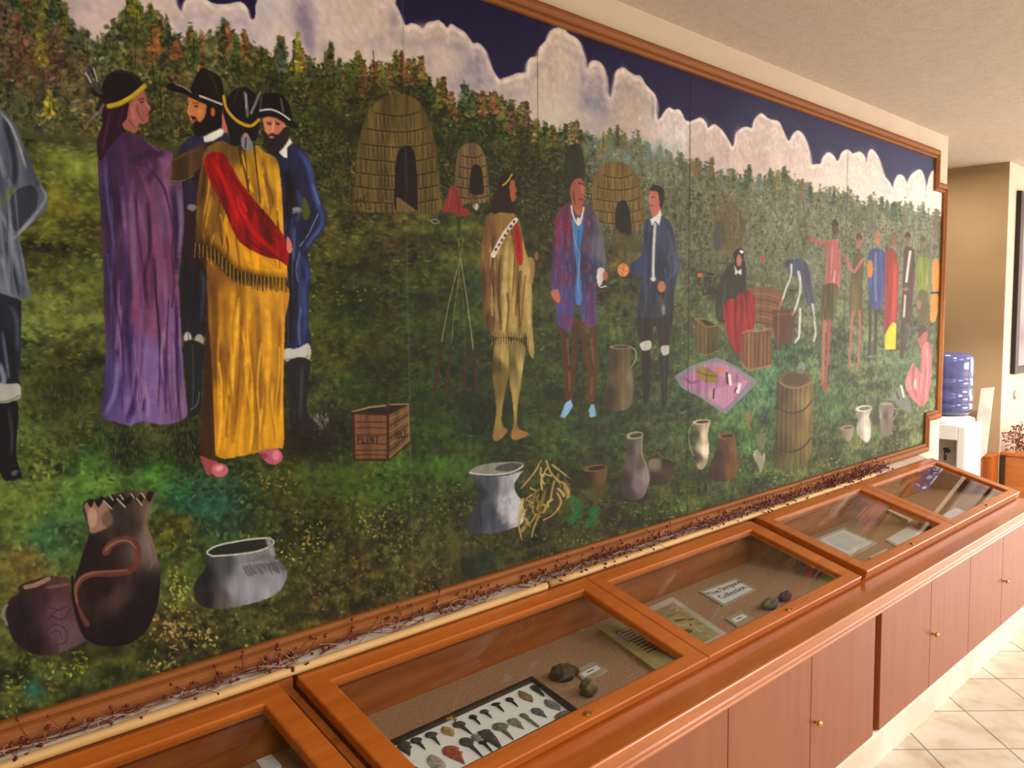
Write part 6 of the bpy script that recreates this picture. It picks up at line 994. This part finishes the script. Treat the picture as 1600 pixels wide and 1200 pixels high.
# ------------------------------------------------------------------ dowels and berry garlands on the ledge behind the cases
for a, b, lab in [(.10, 1.70, 'pale wooden dowel along the wall ledge, the nearer length'), (1.72, 3.95, 'pale wooden dowel along the wall ledge, the farther length')]:
    bm = bmesh.new(); tube(bm, [(x, (1.5795 if a < 1 else 1.5835) + .0015 * math.sin(x * 3), .7528) for x in np.linspace(a, b, 24)], .0102, 16); tag(obj('dowel', bm, DOWEL, smooth=True), lab, 'dowel')
GR = random.Random(5)
def berry_mesh(bm, c, r):
    q = bmesh.ops.create_icosphere(bm, subdivisions=1, radius=r)['verts']; e = 1 + GR.uniform(-.2, .35)
    for v in q: v.co = Vector((v.co.x * e, v.co.y, v.co.z)) + Vector(c)
def garland(x0, x1, label, dens, spread=.022, zmax=.05, y0=1.604, base=.7535):
    t = thing('berry_garland', label, 'garland', ((x0 + x1) / 2, 1.6, .742), 'dried berry garlands along the mural ledge')
    st = bmesh.new(); pl = bmesh.new(); be = bmesh.new()
    for k in range(3):           # main twisted vines
        ph = GR.uniform(0, 6); pts = []
        for x in np.arange(x0, x1, .02):
            a = x * (22 + 6 * k) + ph; pts.append((x, y0 - .006 + .013 * math.sin(a), base + .016 + .010 * math.cos(a * 1.1)))
        tube(st if k < 2 else pl, pts, .0013, 5)
    n = int((x1 - x0) * dens)
    for i in range(n):
        x = GR.uniform(x0, x1) if GR.random() < .35 else x0 + (x1 - x0) * (.5 + .5 * math.tanh(GR.gauss(0, .8)))
        p = Vector((x, y0 + GR.uniform(-.012, .012), base + GR.uniform(.006, .024)))
        d = Vector((GR.uniform(-1, 1), GR.uniform(-1.2, .5), GR.uniform(-.35, 1.0))).normalized(); L = GR.uniform(.015, .045)
        side = Vector((GR.uniform(-1, 1), GR.uniform(-1, 1), GR.uniform(-1, 1))) * L * .3
        pts = [p, p + d * L * .5 + side * .6, p + d * L + side]
        for q in pts:
            q.y = min(q.y, 1.612)
            fl = .757 if q.y > 1.575 else ZF + (q.y - Y0) * (ZR - ZF) / (Y1 - Y0) + .004
            q.z = max(q.z, fl)
        if i % 4 == 0:           # pale curl
            c = p + d * L * .4; rr = GR.uniform(.006, .013); ph = GR.uniform(0, 6); v1 = Vector((GR.uniform(-1, 1), GR.uniform(-1, 1), GR.uniform(-1, 1))).normalized(); v2 = v1.orthogonal().normalized()
            cc = [c + v1 * rr * math.cos(a + ph) + v2 * rr * math.sin(a + ph) for a in np.linspace(0, 4.6, 9)]
            for q in cc: q.y = min(q.y, 1.614); q.z = max(q.z, .757)
            tube(pl, cc, .0009, 4)
        tube(st, pts, .0009, 4, .0006)
        e = pts[-1]; m = GR.choice([1, 1, 2, 3])
        for _ in range(m):
            r = GR.uniform(.0026, .0042); c = e + Vector((GR.uniform(-1, 1), GR.uniform(-1, 1), GR.uniform(-.6, 1))) * .004 * (m > 1)
            c.y = min(c.y, 1.607); fl = .7555 if c.y > 1.570 else ZF + (c.y - Y0) * (ZR - ZF) / (Y1 - Y0)
            c.z = max(c.z, fl + r * 1.25 + .0008); berry_mesh(be, c, r)
    obj('vine', st, TWIG, t); obj('pale_tendrils', pl, TWIGP, t, 'pale curling tendrils')
    b = obj('berries', be, BERRY, t, smooth=True); b['kind'] = 'stuff'
garland(.36, .66, 'sparse red berry garland at the near left end of the ledge', 90)
garland(.67, .98, 'berry garland over the gap between the first two display cases', 150)
garland(.99, 1.30, 'sparse berry garland over the left half of the stone-point case', 80)
garland(1.31, 1.66, 'berry garland over the right half of the stone-point case', 110)
garland(1.67, 2.20, 'berry garland over the join of second and third cases', 190)
garland(2.21, 2.85, 'brown berry garland over the third case', 190)
garland(2.86, 3.45, 'brown berry garland over the fourth case', 260)
garland(3.46, 4.10, 'thick dark berry garland at the far end of the ledge', 480)
# ------------------------------------------------------------------ the alcove beyond: cooler, stand, picture, cabinet
cool = thing('water_cooler', 'white water cooler with an upturned blue bottle in the alcove', 'water cooler', (5.6, 1.80, 0))
bm = bmesh.new(); CX0, CX1, CY0, CY1 = 5.45, 5.76, 1.648, 1.958
box(bm, CX0 + .1, CX1, CY0, CY1, 0.0, .83, .02, 3); box(bm, CX0, CX0 + .1, CY0, CY0 + .055, .0, .83, .012, 3); box(bm, CX0, CX0 + .1, CY1 - .055, CY1, 0.0, .83, .012, 3)
box(bm, CX0, CX0 + .1, CY0 + .05, CY1 - .05, .74, .83, .004); box(bm, CX0, CX0 + .1, CY0 + .05, CY1 - .05, 0.0, .5, .004); obj('body', bm, COOLW, cool, smooth=False)
bm = bmesh.new(); lathe(bm, [(.145, .825), (.15, .84), (.145, .86), (.11, .872), (.09, .88)], 5.61, 1.803); obj('collar', bm, COOLW, cool, smooth=True)
bm = bmesh.new(); box(bm, CX0 + .088, CX0 + .0995, CY0 + .056, CY1 - .056, .505, .735); obj('recess_panel', bm, COOLG, cool)
for yy in (1.77, 1.84):
    bm = bmesh.new(); tube(bm, [(5.538, yy, .66), (5.49, yy, .66), (5.478, yy, .64), (5.478, yy, .61)], .009, 10); box(bm, 5.47, 5.50, yy - .012, yy + .012, .668, .685, .003); obj('tap', bm, BLACK, cool)
bm = bmesh.new(); lathe(bm, [(.07, .872), (.115, .885), (.133, .905), (.135, .945), (.131, .95), (.131, .955), (.135, .96), (.135, 1.0), (.130, 1.006), (.130, 1.05), (.135, 1.056), (.135, 1.10), (.131, 1.104), (.135, 1.11), (.135, 1.21), (.130, 1.235), (.115, 1.252), (.08, 1.26), (.02, 1.262)], 5.61, 1.803, 48)
obj('bottle', bm, BLUEB, cool, 'translucent blue water bottle', True)
# wooden stand in the alcove
st = thing('wooden_stand', 'low brown wooden stand in the alcove right of the water cooler', 'stand', (5.97, 1.72, 0))
bm = bmesh.new(); box(bm, 5.90, 6.045, 1.632, 1.80, 0, .585); obj('body', bm, WOODY, st)
bm = bmesh.new(); box(bm, 5.892, 6.046, 1.628, 1.805, .585, .600, .003); obj('top', bm, WOOD, st)
for yy in (1.66, 1.72, 1.775): bm = bmesh.new(); box(bm, 5.894, 5.9005, yy - .012, yy + .012, .02, .584, .001); obj('stile', bm, DOORW, st)
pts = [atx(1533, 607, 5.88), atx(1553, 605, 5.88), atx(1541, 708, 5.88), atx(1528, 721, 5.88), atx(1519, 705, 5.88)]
bm = bmesh.new(); slab(bm, [(5.880, y, z) for y, z in pts], (1, 0, 0), .009); tag(obj('light_streak', bm, mat('light_streak', (238, 234, 222), .6)), 'narrow white pointed slab standing in for a streak of light on the alcove wall', 'light streak')  # white slab shaped like a streak of light falling on the wall
cab = thing('wooden_cabinet', 'orange-brown wooden cabinet past the alcove, under the dark framed picture', 'cabinet', (6.6, 1.37, 0))
bm = bmesh.new(); box(bm, 6.07, 7.3, 1.10, 1.628, 0.0, .585); obj('body', bm, mat('orange_wood', (178, 108, 44), .4, (164, 94, 34), (3, 3, 30), coat=.2), cab)
bm = bmesh.new(); box(bm, 6.06, 7.31, 1.085, 1.629, .585, .607, .004); obj('top', bm, WOOD, cab)
bm = bmesh.new(); box(bm, 6.055, 6.0695, 1.598, 1.628, 0.0, .584); obj('corner_post', bm, DARKF, cab)
t = thing('berry_bunch', 'loose purple-red bunch of dried berries heaped on the far cabinet', 'berries', (6.2, 1.45, .607))
be = bmesh.new(); tw = bmesh.new()
for i in range(260):
    y = GR.uniform(1.22, 1.60); top = .10 + .12 * max(0, 1 - abs(y - 1.48) / .2); x = GR.uniform(6.08, 6.30); z = .612 + GR.random() * top
    berry_mesh(be, (x, y, z + .006), GR.uniform(.005, .009))
    if i % 3 == 0: tube(tw, [(x, y, .611), (x + GR.uniform(-.02, .02), min(y + GR.uniform(-.03, .02), 1.61), .611 + (z - .605) * .6), (x, y, z)], .0018, 4)
for i in range(16):
    z = GR.uniform(.66, .76); y = 1.55; e = (6.03, GR.uniform(1.56, 1.615), z + GR.uniform(-.02, .03)); tube(tw, [(6.12, 1.5, z - .03), (6.07, 1.55, z), e], .0018, 4); berry_mesh(be, e, .006)
obj('twigs', tw, TWIG, t); b = obj('berries', be, mat('plum_berry', (120, 60, 66), .5), t, smooth=True); b['kind'] = 'stuff'
pf = thing('framed_picture', 'tall dark framed picture on the far wall at the right edge', 'picture', (6.72, 1.629, 1.10))
bm = bmesh.new()
FX0, FX1, FZ0, FZ1 = 6.215, 7.30, 1.10, 2.28
for (a, b, c, d) in [(FX0, FX0 + .075, FZ0, FZ1), (FX1 - .075, FX1, FZ0, FZ1), (FX0 + .075, FX1 - .075, FZ0, FZ0 + .045), (FX0 + .075, FX1 - .075, FZ1 - .045, FZ1)]: box(bm, a, b, 1.600, 1.6295, c, d, .003)
obj('frame', bm, mat('black_frame', (40, 30, 26), .4), pf)
bm = bmesh.new(); box(bm, FX0 + .07, FX1 - .07, 1.618, 1.628, FZ0 + .04, FZ1 - .04); obj('photograph', bm, mat('grey_photograph', (186, 168, 168), .5, (120, 112, 118), (3, 3, 3), detail=5), pf)
bm = bmesh.new(); lathe_dir(bm, [(.03, -.0005), (.03, -.006), (.02, -.012), (.006, -.013)], 6.34, 1.63, .955, 20); tag(obj('wall_hook', bm, mat('grey_metal', (170, 168, 160), .5), smooth=True), 'small round grey fitting on the far wall under the dark picture', 'wall fitting')
